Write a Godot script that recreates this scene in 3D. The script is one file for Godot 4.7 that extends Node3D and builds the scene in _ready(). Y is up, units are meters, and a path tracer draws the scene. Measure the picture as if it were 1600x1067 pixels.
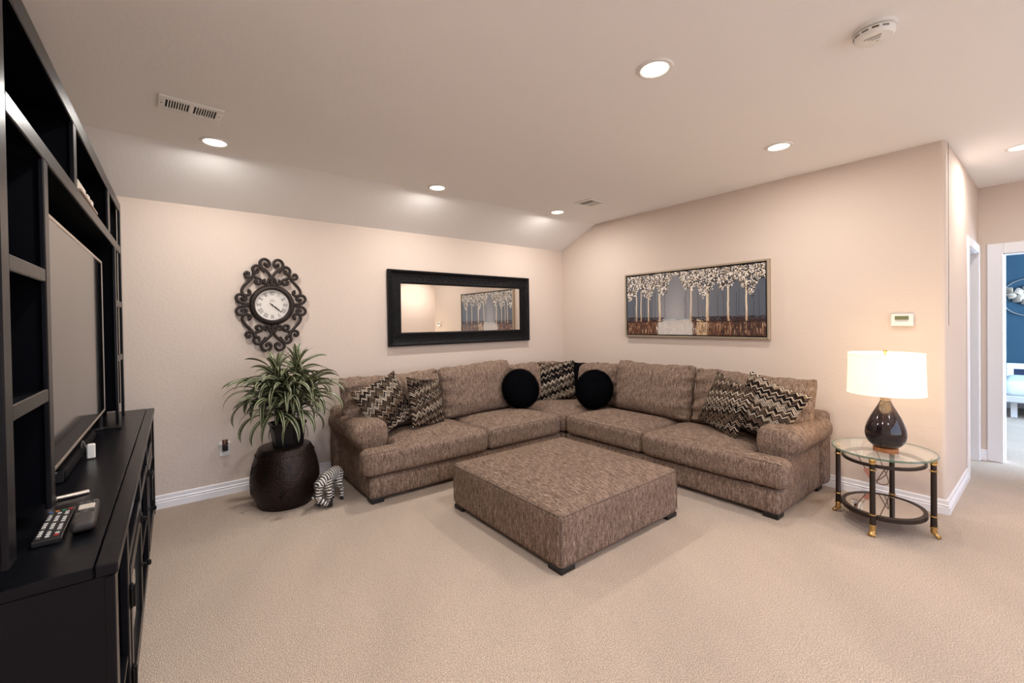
extends Node3D
# y is up, metres. The two walls that meet in the sofa corner are the planes z = 0 (back) and x = 0 (right).

const H := 2.58            # flat ceiling
const HA := 2.32           # where the sloped ceiling meets the back wall
const ZR := 0.593          # where the slope meets the flat ceiling
const ZB := 3.715          # end of the right wall
const XD := 1.861          # end wall of the hall
const XL := -4.82          # left wall
const ZF := 6.9            # wall behind the camera

var M := {}
var rng := RandomNumberGenerator.new()

func _ready():
	rng.seed = 7
	camera_and_light()
	materials()
	setting()
	ceiling_fittings()
	sofa()
	ottoman()
	throw_pillows()
	wall_clock()
	wall_mirror()
	wall_painting()
	media_console()
	hutch()
	television()
	things_on_console()
	drum_stool()
	plant()
	zebra()
	end_table()
	table_lamp()
	wall_fittings()
	bedroom()

func camera_and_light():
	var cam := Camera3D.new()
	cam.name = "camera"
	var f := 673.67
	cam.projection = Camera3D.PROJECTION_FRUSTUM
	cam.near = 0.05
	cam.far = 60.0
	cam.size = 2.0 * 0.05 * 533.5 / f
	cam.frustum_offset = Vector2(0, -0.05 * (533.5 - 510.42) / f)
	var rt := Vector3(0.78661671, -0.01390711, 0.61728498)
	var up := Vector3(0.017424184, 0.999848135, 0.00032213)
	var fw := Vector3(0.61719572, -0.01050229, -0.78673957)
	cam.transform = Transform3D(Basis(rt, up, -fw), Vector3(-4.176559, 1.37, 4.20416951))
	add_child(cam)
	cam.current = true
	var we := WorldEnvironment.new()
	we.name = "environment"
	var e := Environment.new()
	e.background_mode = Environment.BG_SKY
	var sky := Sky.new()
	var sm := ProceduralSkyMaterial.new()
	sm.sky_top_color = Color(0.42, 0.62, 0.95)
	sm.sky_horizon_color = Color(0.80, 0.88, 1.0)
	sm.ground_bottom_color = Color(0.35, 0.36, 0.36)
	sm.ground_horizon_color = Color(0.7, 0.75, 0.8)
	sm.sun_angle_max = 0.0
	sky.sky_material = sm
	e.sky = sky
	e.background_energy_multiplier = 2.5
	e.tonemap_mode = Environment.TONE_MAPPER_LINEAR
	e.tonemap_exposure = 0.975
	e.sdfgi_enabled = true
	e.ssao_enabled = true
	e.ssil_enabled = true
	we.environment = e
	add_child(we)
	# daylight at the two windows (behind the camera, and in the bedroom)
	daylight(Vector3(-2.25, 1.3, ZF - 0.02), Vector2(5.0, 1.9), 5.0, Color(0.98, 0.98, 1.0))
	daylight(Vector3(3.4, 1.45, 6.68), Vector2(1.5, 1.3), 38.0, Color(0.74, 0.87, 1.0))

func daylight(at: Vector3, size: Vector2, energy: float, c: Color):
	var l := AreaLight3D.new()
	l.name = numbered("window_daylight")
	l.area_size = size
	l.light_energy = energy
	l.light_color = c
	l.area_range = 20.0
	l.area_attenuation = 2.0
	l.shadow_enabled = true
	add_child(l)
	l.position = at

# ------------------------------------------------------------------ naming

func numbered(called: String, parent: Node = self) -> String:
	if not parent.has_node(NodePath(called)):
		return called
	var i := 1
	while parent.has_node(NodePath("%s_%03d" % [called, i])):
		i += 1
	return "%s_%03d" % [called, i]

func tag(o: Node, label: String, category: String = "", group: String = "") -> Node:
	o.set_meta("label", label)
	if category:
		o.set_meta("category", category)
	if group:
		o.set_meta("group", group)
	return o

func thing(called: String, label: String, category: String, at := Vector3.ZERO, turn := 0.0, group := "") -> Node3D:
	var o := Node3D.new()
	o.name = numbered(called)
	add_child(o, true)
	o.position = at
	o.rotation.y = turn
	tag(o, label, category, group)
	return o

func part(called: String, mesh: Mesh, m: Material, parent: Node = self, at := Vector3.ZERO) -> MeshInstance3D:
	var o := MeshInstance3D.new()
	o.name = numbered(called, parent)
	o.mesh = mesh
	o.material_override = m
	parent.add_child(o, true)
	o.position = at
	return o

func struct(called: String, mesh: Mesh, m: Material, label: String, category := "wall") -> MeshInstance3D:
	var o := part(called, mesh, m)
	o.set_meta("kind", "structure")
	tag(o, label, category)
	return o

func copy(o: Node3D, label: String, at: Vector3, turn := 0.0) -> Node3D:
	var c := o.duplicate() as Node3D
	c.name = numbered(String(o.name).rstrip("0123456789").rstrip("_"))
	add_child(c, true)
	c.position = at
	c.rotation.y = turn
	c.set_meta("label", label)
	return c

# ------------------------------------------------------------------ mesh helpers

func S() -> SurfaceTool:
	var st := SurfaceTool.new()
	st.begin(Mesh.PRIMITIVE_TRIANGLES)
	st.set_smooth_group(-1)
	return st

func done(st: SurfaceTool) -> ArrayMesh:
	st.generate_normals()
	return st.commit()

func tri(st: SurfaceTool, a: Vector3, b: Vector3, c: Vector3):
	st.add_vertex(a); st.add_vertex(c); st.add_vertex(b)

func quad(st: SurfaceTool, a: Vector3, b: Vector3, c: Vector3, d: Vector3):
	tri(st, a, b, c)
	tri(st, a, c, d)

func quad_out(st: SurfaceTool, a: Vector3, b: Vector3, c: Vector3, d: Vector3, out: Vector3):
	if (c - a).cross(d - b).dot(out) < 0.0:
		quad(st, a, d, c, b)
	else:
		quad(st, a, b, c, d)

func box(st: SurfaceTool, c: Vector3, s: Vector3, b := 0.0, xf := Transform3D.IDENTITY):
	st.set_smooth_group(-1)
	var h := s * 0.5
	b = minf(b, minf(h.x, minf(h.y, h.z)) * 0.98)
	var P := func(sg: Vector3, face: int) -> Vector3:
		var v := h * sg
		for k in 3:
			if k != face:
				v[k] -= b * sg[k]
		return xf * (c + v)
	for a in 3:
		var u := (a + 1) % 3
		var w := (a + 2) % 3
		for sg in [-1.0, 1.0]:
			var q := []
			for k in [[-1, -1], [1, -1], [1, 1], [-1, 1]]:
				var v := Vector3.ZERO
				v[a] = sg; v[u] = k[0]; v[w] = k[1]
				q.append(P.call(v, a))
			var o := Vector3.ZERO
			o[a] = sg
			quad_out(st, q[0], q[1], q[2], q[3], xf.basis * o)
		if b > 0.0:
			for su in [-1.0, 1.0]:
				for sw in [-1.0, 1.0]:
					var lo := Vector3.ZERO
					lo[a] = -1; lo[u] = su; lo[w] = sw
					var hi := lo
					hi[a] = 1
					var o2 := Vector3.ZERO
					o2[u] = su; o2[w] = sw
					quad_out(st, P.call(lo, u), P.call(hi, u), P.call(hi, w), P.call(lo, w), xf.basis * o2)
	if b > 0.0:
		for sx in [-1.0, 1.0]:
			for sy in [-1.0, 1.0]:
				for sz in [-1.0, 1.0]:
					var sg3 := Vector3(sx, sy, sz)
					var p0: Vector3 = P.call(sg3, 0)
					var p1: Vector3 = P.call(sg3, 1)
					var p2: Vector3 = P.call(sg3, 2)
					if (p1 - p0).cross(p2 - p0).dot(xf.basis * sg3) < 0:
						tri(st, p0, p2, p1)
					else:
						tri(st, p0, p1, p2)

func block(lo: Vector3, hi: Vector3, b := 0.0) -> ArrayMesh:
	var st := S()
	box(st, (lo + hi) * 0.5, hi - lo, b)
	return done(st)

func blocks(list: Array, b := 0.0) -> ArrayMesh:
	var st := S()
	for l in list:
		box(st, (l[0] + l[1]) * 0.5, l[1] - l[0], b)
	return done(st)

# profile: Vector2(radius, height) from bottom to top
func lathe(st: SurfaceTool, prof: Array, n := 32, xf := Transform3D.IDENTITY, sx := 1.0, sz := 1.0, sharp := 38.0):
	var g := 1
	var turn := 0.0
	for i in prof.size():
		turn += prof[i].cross(prof[(i + 1) % prof.size()])
	if turn < -1e-9:
		prof = prof.duplicate()
		prof.reverse()
	for i in prof.size() - 1:
		if i > 0:
			var d0: Vector2 = prof[i] - prof[i - 1]
			var d1: Vector2 = prof[i + 1] - prof[i]
			if absf(d0.angle_to(d1)) > deg_to_rad(sharp):
				g += 1
		st.set_smooth_group(g)
		for k in n:
			var a0 := TAU * k / n
			var a1 := TAU * (k + 1) / n
			if k == n - 1:
				a1 = 0.0
			var p: Vector2 = prof[i]
			var q: Vector2 = prof[i + 1]
			var A := xf * Vector3(p.x * cos(a0) * sx, p.y, p.x * sin(a0) * sz)
			var B := xf * Vector3(p.x * cos(a1) * sx, p.y, p.x * sin(a1) * sz)
			var C := xf * Vector3(q.x * cos(a1) * sx, q.y, q.x * sin(a1) * sz)
			var D := xf * Vector3(q.x * cos(a0) * sx, q.y, q.x * sin(a0) * sz)
			if p.x > 1e-6:
				tri(st, A, C, B)
			if q.x > 1e-6:
				tri(st, A, D, C)
	st.set_smooth_group(-1)

func lathed(prof: Array, n := 32, sx := 1.0, sz := 1.0) -> ArrayMesh:
	var st := S()
	lathe(st, prof, n, Transform3D.IDENTITY, sx, sz)
	return done(st)

func spline(pts: Array, k := 6, closed := false) -> Array:
	var out := []
	var n := pts.size()
	var last := n if closed else n - 1
	for i in last:
		var p0 = pts[(i - 1 + n) % n] if closed or i > 0 else pts[0]
		var p1 = pts[i]
		var p2 = pts[(i + 1) % n]
		var p3 = pts[(i + 2) % n] if closed or i + 2 < n else pts[n - 1]
		for j in k:
			var t := float(j) / k
			out.append(0.5 * ((2.0 * p1) + (p2 - p0) * t + (2.0 * p0 - 5.0 * p1 + 4.0 * p2 - p3) * t * t + (3.0 * p1 - p0 - 3.0 * p2 + p3) * t * t * t))
	if not closed:
		out.append(pts[n - 1])
	return out

# a tube along pts; r is a number or an array; flat squeezes it along the frame's second axis
func tube(st: SurfaceTool, pts: Array, r, n := 8, hint := Vector3.UP, flat := 1.0, closed := false):
	st.set_smooth_group(1)
	var rings := []
	var m := pts.size()
	var nrm := Vector3.ZERO
	for i in m:
		var d: Vector3
		if closed:
			d = pts[(i + 1) % m] - pts[(i - 1 + m) % m]
		else:
			d = pts[mini(i + 1, m - 1)] - pts[maxi(i - 1, 0)]
		d = d.normalized()
		if i == 0:
			nrm = hint
			if absf(d.dot(nrm)) > 0.98:
				nrm = Vector3.RIGHT if absf(d.x) < 0.9 else Vector3.BACK
		nrm = (nrm - d * nrm.dot(d)).normalized()
		var b := d.cross(nrm)
		var rr: float = r[i] if r is Array else r
		var ring := []
		for k in n:
			var a := TAU * k / n
			ring.append(pts[i] + nrm * cos(a) * rr * flat + b * sin(a) * rr)
		rings.append(ring)
	var lim := m if closed else m - 1
	for i in lim:
		var A: Array = rings[i]
		var B: Array = rings[(i + 1) % m]
		for k in n:
			var k2 := (k + 1) % n
			quad(st, A[k], A[k2], B[k2], B[k])
	if not closed:
		st.set_smooth_group(2)
		for k in range(1, n - 1):
			tri(st, rings[0][0], rings[0][k + 1], rings[0][k])
			tri(st, rings[m - 1][0], rings[m - 1][k], rings[m - 1][k + 1])
	st.set_smooth_group(-1)

func tubed(pts: Array, r, n := 8, hint := Vector3.UP, flat := 1.0, closed := false) -> ArrayMesh:
	var st := S()
	tube(st, pts, r, n, hint, flat, closed)
	return done(st)

# extrude a closed profile of Vector2(out, up) from a to b
func extrude(st: SurfaceTool, prof: Array, a: Vector3, b: Vector3, out: Vector3, up := Vector3.UP):
	var n := prof.size()
	var mid := Vector2.ZERO
	var pp := PackedVector2Array()
	for p in prof:
		mid += p / n
		pp.append(p)
	for i in n:
		var p: Vector2 = prof[i]
		var q: Vector2 = prof[(i + 1) % n]
		var e := q - p
		var nn := Vector2(e.y, -e.x)
		if Geometry2D.is_polygon_clockwise(pp):
			nn = -nn
		quad_out(st, a + out * p.x + up * p.y, b + out * p.x + up * p.y, b + out * q.x + up * q.y, a + out * q.x + up * q.y, out * nn.x + up * nn.y)
	var t := Geometry2D.triangulate_polygon(pp)
	for s in [a, b]:
		var want: Vector3 = (a - b) if s == a else (b - a)
		for i in range(0, t.size(), 3):
			var v := []
			for k in 3:
				v.append(s + out * pp[t[i + k]].x + up * pp[t[i + k]].y)
			if (v[1] - v[0]).cross(v[2] - v[0]).dot(want) < 0:
				tri(st, v[0], v[2], v[1])
			else:
				tri(st, v[0], v[1], v[2])

func extruded(prof: Array, a: Vector3, b: Vector3, out: Vector3, up := Vector3.UP) -> ArrayMesh:
	var st := S()
	extrude(st, prof, a, b, out, up)
	return done(st)

func mesh_of(v: PackedVector3Array, idx: PackedInt32Array, uv := PackedVector2Array(), col := PackedColorArray()) -> ArrayMesh:
	var nr := PackedVector3Array()
	nr.resize(v.size())
	for i in range(0, idx.size(), 3):
		var a := v[idx[i]]
		var c := (v[idx[i + 2]] - a).cross(v[idx[i + 1]] - a)
		nr[idx[i]] += c
		nr[idx[i + 1]] += c
		nr[idx[i + 2]] += c
	for i in nr.size():
		nr[i] = nr[i].normalized() if nr[i].length_squared() > 0.0 else Vector3.UP
	var arr := []
	arr.resize(Mesh.ARRAY_MAX)
	arr[Mesh.ARRAY_VERTEX] = v
	arr[Mesh.ARRAY_NORMAL] = nr
	arr[Mesh.ARRAY_INDEX] = idx
	if uv.size():
		arr[Mesh.ARRAY_TEX_UV] = uv
	if col.size():
		arr[Mesh.ARRAY_COLOR] = col
	var m := ArrayMesh.new()
	m.add_surface_from_arrays(Mesh.PRIMITIVE_TRIANGLES, arr)
	return m

# surface nets of f(p) < 0
func nets(lo: Vector3, hi: Vector3, cell: float, f: Callable, paint = null) -> ArrayMesh:
	lo -= Vector3.ONE * cell * 1.5
	hi += Vector3.ONE * cell * 1.5
	var nx := int(ceil((hi.x - lo.x) / cell)) + 1
	var ny := int(ceil((hi.y - lo.y) / cell)) + 1
	var nz := int(ceil((hi.z - lo.z) / cell)) + 1
	var val := PackedFloat32Array()
	val.resize(nx * ny * nz)
	var at := 0
	for z in nz:
		for y in ny:
			for x in nx:
				val[at] = f.call(lo + Vector3(x, y, z) * cell)
				at += 1
	var sx := 1
	var sy := nx
	var sz := nx * ny
	var cid := PackedInt32Array()
	cid.resize(nx * ny * nz)
	cid.fill(-1)
	var v := PackedVector3Array()
	var off := [0, sx, sy, sx + sy, sz, sx + sz, sy + sz, sx + sy + sz]
	var edges := [[0, 1], [2, 3], [4, 5], [6, 7], [0, 2], [1, 3], [4, 6], [5, 7], [0, 4], [1, 5], [2, 6], [3, 7]]
	for z in nz - 1:
		for y in ny - 1:
			for x in nx - 1:
				var b := x + y * sy + z * sz
				var m := 0
				for k in 8:
					if val[b + off[k]] < 0.0:
						m |= 1 << k
				if m == 0 or m == 255:
					continue
				var sum := Vector3.ZERO
				var cnt := 0
				for ed in edges:
					var a0: int = ed[0]
					var a1: int = ed[1]
					if ((m >> a0) & 1) == ((m >> a1) & 1):
						continue
					var v0 := val[b + off[a0]]
					var v1 := val[b + off[a1]]
					var t := v0 / (v0 - v1)
					var p0 := Vector3(a0 & 1, (a0 >> 1) & 1, a0 >> 2)
					var p1 := Vector3(a1 & 1, (a1 >> 1) & 1, a1 >> 2)
					sum += p0.lerp(p1, t)
					cnt += 1
				cid[b] = v.size()
				v.append(lo + (Vector3(x, y, z) + sum / cnt) * cell)
	var idx := PackedInt32Array()
	for z in range(1, nz - 1):
		for y in range(1, ny - 1):
			for x in range(1, nx - 1):
				var b := x + y * sy + z * sz
				var in0 := val[b] < 0.0
				for ax in 3:
					var st: int = [sx, sy, sz][ax]
					if (val[b + st] < 0.0) == in0:
						continue
					var u: int = [sy, sz, sx][ax]
					var w: int = [sz, sx, sy][ax]
					var q := [cid[b - u - w], cid[b - w], cid[b], cid[b - u]]
					if q.min() < 0:
						continue
					# counter-clockwise about +axis is u then w; Godot wants clockwise from outside
					if in0:
						idx.append_array([q[0], q[2], q[1], q[0], q[3], q[2]])
					else:
						idx.append_array([q[0], q[1], q[2], q[0], q[2], q[3]])
	var col := PackedColorArray()
	if paint != null:
		for p in v:
			col.append(paint.call(p))
	return mesh_of(v, idx, PackedVector2Array(), col)

func sd_box(p: Vector3, c: Vector3, h: Vector3, r: float) -> float:
	var q := (p - c).abs() - h + Vector3(r, r, r)
	return Vector3(maxf(q.x, 0), maxf(q.y, 0), maxf(q.z, 0)).length() + minf(maxf(q.x, maxf(q.y, q.z)), 0.0) - r

func sd_cap(p: Vector3, a: Vector3, b: Vector3, ra: float, rb: float) -> float:
	var ab := b - a
	var t := clampf((p - a).dot(ab) / ab.length_squared(), 0.0, 1.0)
	return (p - a - ab * t).length() - lerpf(ra, rb, t)

func smin(a: float, b: float, k: float) -> float:
	var h := clampf(0.5 + 0.5 * (b - a) / k, 0.0, 1.0)
	return lerpf(b, a, h) - k * h * (1.0 - h)

# a soft pillow standing in the xy plane, front towards +z
func pillow(w: float, h: float, t: float, ex := 2.2, pinch := 0.06, n := 36, wr = null, tb := -1.0) -> ArrayMesh:
	var v := PackedVector3Array()
	var uv := PackedVector2Array()
	var idx := PackedInt32Array()
	if tb < 0.0:
		tb = t
	for side in 2:
		var base := v.size()
		for j in n + 1:
			for i in n + 1:
				var u := sin(PI / 2 * (2.0 * i / n - 1.0))
				var q := sin(PI / 2 * (2.0 * j / n - 1.0))
				var d := pow(maxf(1.0 - pow(absf(u), ex), 0.0), 0.55) * pow(maxf(1.0 - pow(absf(q), ex), 0.0), 0.55)
				var z := d * (t if side == 0 else -tb) * 0.5
				var p := Vector3(u * w * 0.5 * (1.0 - pinch * (1.0 - q * q) * absf(u)), q * h * 0.5 * (1.0 - pinch * (1.0 - u * u) * absf(q)), z)
				if wr != null:
					p = wr.call(p, u, q, side, d)
				v.append(p)
				uv.append(Vector2((u + 1) * 0.5, (1 - q) * 0.5))
		for j in n:
			for i in n:
				var a := base + j * (n + 1) + i
				var b := a + 1
				var c := a + n + 2
				var d2 := a + n + 1
				if side == 0:
					idx.append_array([a, c, b, a, d2, c])
				else:
					idx.append_array([a, b, c, a, c, d2])
	return mesh_of(v, idx, uv)

# ------------------------------------------------------------------ materials

func c8(r: int, g: int, b: int) -> Color:
	return Color(r / 255.0, g / 255.0, b / 255.0)

func mat(c: Color, rough := 0.6, metal := 0.0, spec := 0.5) -> StandardMaterial3D:
	var m := StandardMaterial3D.new()
	m.albedo_color = c
	m.roughness = rough
	m.metallic = metal
	m.metallic_specular = spec
	return m

func noise_tex(freq: float, octaves: int, sd: int, size := 256, ramp := []) -> NoiseTexture2D:
	var n := FastNoiseLite.new()
	n.noise_type = FastNoiseLite.TYPE_SIMPLEX_SMOOTH
	n.frequency = freq
	n.fractal_octaves = octaves
	n.seed = sd
	var t := NoiseTexture2D.new()
	t.width = size
	t.height = size
	t.seamless = false
	t.noise = n
	if ramp.size():
		var g := Gradient.new()
		g.offsets = PackedFloat32Array([0.0, 1.0])
		g.colors = PackedColorArray(ramp)
		t.color_ramp = g
	return t

func bump(m: StandardMaterial3D, t: Texture2D, cm: float, scale: float, world := false):
	m.heightmap_enabled = true
	m.heightmap_texture = t
	m.heightmap_scale = cm
	m.uv1_triplanar = true
	m.uv1_world_triplanar = world
	m.uv1_scale = Vector3.ONE * scale

func tri_tex(m: StandardMaterial3D, t: Texture2D, scale: float, world := false):
	m.albedo_texture = t
	m.uv1_triplanar = true
	m.uv1_world_triplanar = world
	m.uv1_scale = Vector3.ONE * scale

func fabric_image() -> ImageTexture:
	var n := 512
	var im := Image.create(n, n, false, Image.FORMAT_RGB8)
	im.fill(Color(0.53, 0.46, 0.41))
	var r := RandomNumberGenerator.new()
	r.seed = 21
	for i in 34000:
		var x := r.randi_range(0, n - 1)
		var y := r.randi_range(0, n - 1)
		var k := r.randf()
		var c: Color
		if k < 0.40:
			c = Color(0.41, 0.345, 0.305).lerp(Color(0.48, 0.41, 0.365), r.randf())
		elif k < 0.78:
			c = Color(0.555, 0.485, 0.435).lerp(Color(0.66, 0.59, 0.535), r.randf())
		elif k < 0.92:
			c = Color(0.31, 0.26, 0.235)
		else:
			c = Color(0.76, 0.69, 0.63)
		if r.randf() < 0.66:
			im.fill_rect(Rect2i(x, y, r.randi_range(1, 2), r.randi_range(8, 46)), c)
		else:
			im.fill_rect(Rect2i(x, y, r.randi_range(5, 24), 1), c)
	return ImageTexture.create_from_image(im)

func drift_image() -> ImageTexture:      # how the pile was brushed, over 16 m without a repeat
	var n := 640
	var im := Image.create(n, n, false, Image.FORMAT_RGB8)
	var s := FastNoiseLite.new()
	s.seed = 4
	s.frequency = 0.035
	s.fractal_octaves = 4
	for y in n:
		for x in n:
			var k := s.get_noise_2d(x + y * 0.5, y * 0.35) * 0.5 + 0.5
			im.set_pixel(x, y, Color.WHITE * lerpf(0.95, 1.0, smoothstep(0.2, 0.8, k)))
	return ImageTexture.create_from_image(im)

func zigzag_image(sd: int, diag: bool) -> ImageTexture:
	var n := 512
	var im := Image.create(n, n, false, Image.FORMAT_RGB8)
	var r := RandomNumberGenerator.new()
	r.seed = sd
	var pal := [c8(16, 14, 15), c8(16, 14, 15), c8(112, 90, 74), c8(136, 116, 98), c8(52, 43, 40), c8(222, 208, 190), c8(30, 25, 26), c8(126, 104, 86), c8(76, 62, 55), c8(146, 126, 108), c8(20, 17, 18), c8(96, 78, 66)]
	var seq := []
	for i in 160:
		seq.append(pal[r.randi_range(0, pal.size() - 1)] if i % 3 else pal[[0, 5, 6, 0][r.randi_range(0, 3)]])
	var per := 58.0 if diag else 54.0
	var amp := 28.0 if diag else 36.0
	for y in n:
		for x in n:
			var ph := fposmod(x / per, 1.0)
			var tr := absf(ph * 2.0 - 1.0)
			var yy := y + tr * amp + (x * 0.12 if diag else x * 0.35)
			var b := int(yy / 6.5)
			var c: Color = seq[b % 160]
			# broken rows: now and then one leg of a zig is swapped for another yarn
			var leg := int(x / (per * 0.5))
			var hsh := (b * 73 + leg * 151 + sd * 31) % 11
			if hsh < 2:
				c = pal[0] if hsh == 0 else pal[3]
			var fr := fposmod(yy / 6.5, 1.0)
			if fr < 0.16:
				c = c.darkened(0.35)
			c = c.darkened(0.12 * float((x * 7 + y * 13) % 5) / 5.0)
			im.set_pixel(x, y, c)
	return ImageTexture.create_from_image(im)

func materials():
	var orange_peel := noise_tex(0.055, 2, 3)
	var w := mat(c8(214, 198, 186), 0.75, 0, 0.3)
	bump(w, orange_peel, 0.06, 2.2, true)
	M.wall = w
	var cl := mat(c8(244, 241, 239), 0.85, 0, 0.2)
	bump(cl, orange_peel, 0.06, 2.2, true)
	M.ceiling = cl
	M.trim = mat(c8(240, 238, 240), 0.35)
	var bl := mat(c8(50, 76, 94), 0.7, 0, 0.3)
	bump(bl, orange_peel, 0.1, 2.2, true)
	M.blue_wall = bl
	# carpet: short pile, tone drifting where it was brushed
	var cp := mat(Color.WHITE, 0.95, 0, 0.1)
	tri_tex(cp, noise_tex(0.17, 2, 5, 512, [c8(158, 136, 118), c8(255, 236, 218)]), 1.7, true)
	cp.heightmap_enabled = true
	cp.heightmap_texture = noise_tex(0.2, 2, 9, 512)
	cp.heightmap_scale = 0.8
	cp.detail_enabled = true
	cp.detail_blend_mode = BaseMaterial3D.BLEND_MODE_MUL
	cp.detail_albedo = drift_image()
	cp.detail_uv_layer = BaseMaterial3D.DETAIL_UV_2
	cp.uv2_triplanar = true
	cp.uv2_world_triplanar = true
	cp.uv2_scale = Vector3.ONE / 16.0
	cp.rim_enabled = true
	cp.rim = 0.3
	M.carpet = cp
	var fb := mat(c8(241, 234, 230), 0.95, 0, 0.1)
	var ft := fabric_image()
	tri_tex(fb, ft, 2.0)
	fb.heightmap_enabled = true
	fb.heightmap_texture = ft
	fb.heightmap_scale = 0.25
	fb.uv1_triplanar_sharpness = 8.0
	M.fabric = fb
	M.piping = mat(c8(112, 95, 85), 0.95, 0, 0.1)
	M.foot = mat(c8(20, 17, 16), 0.5)
	for k in 5:
		var z := mat(Color.WHITE, 0.95, 0, 0.1)
		z.albedo_texture = zigzag_image(11 + k * 7, k == 4)
		z.heightmap_enabled = true
		z.heightmap_texture = z.albedo_texture
		z.heightmap_scale = 0.25
		M["zigzag%d" % k] = z
	M.black_cloth = mat(c8(10, 10, 13), 0.95, 0, 0.1)
	M.fur = mat(c8(5, 5, 8), 0.8, 0, 0.12)
	# near-black satin lacquer of the cabinet
	var lq := mat(c8(13, 13, 18), 0.28, 0, 0.31)
	bump(lq, noise_tex(0.03, 3, 17), 0.02, 3.0)
	M.lacquer = lq
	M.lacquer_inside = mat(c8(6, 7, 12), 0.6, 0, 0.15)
	M.iron = mat(c8(18, 17, 17), 0.45, 0.6)
	M.glass = mat(Color(0.93, 0.97, 0.95, 0.08), 0.02)
	M.glass.transparency = BaseMaterial3D.TRANSPARENCY_ALPHA
	M.green_glass = mat(Color(0.30, 0.45, 0.38, 0.55), 0.05)
	M.green_glass.transparency = BaseMaterial3D.TRANSPARENCY_ALPHA
	M.mirror = mat(c8(236, 234, 230), 0.01, 1.0)
	M.white_plastic = mat(c8(232, 229, 224), 0.4)
	M.grey_plastic = mat(c8(120, 116, 112), 0.5)
	M.dark = mat(c8(22, 20, 19), 0.8)
	M.gold = mat(c8(200, 164, 104), 0.30, 1.0)
	M.bronze = mat(c8(62, 53, 48), 0.38, 0.75)
	M.champagne = mat(c8(176, 160, 140), 0.42, 0.55)
	M.silver = mat(c8(190, 184, 178), 0.3, 0.9)

# ------------------------------------------------------------------ the room

const BASE_PROF := [Vector2(0, 0), Vector2(0.016, 0), Vector2(0.016, 0.046), Vector2(0.012, 0.049), Vector2(0.011, 0.055), Vector2(0.014, 0.058), Vector2(0.014, 0.064), Vector2(0.009, 0.069), Vector2(0.009, 0.094), Vector2(0.005, 0.101), Vector2(0, 0.101)]

func skirting(called: String, runs: Array, label: String):
	var st := S()
	for r in runs:
		extrude(st, BASE_PROF, r[0], r[1], r[2])
	struct(called, done(st), M.trim, label, "baseboard")

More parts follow.
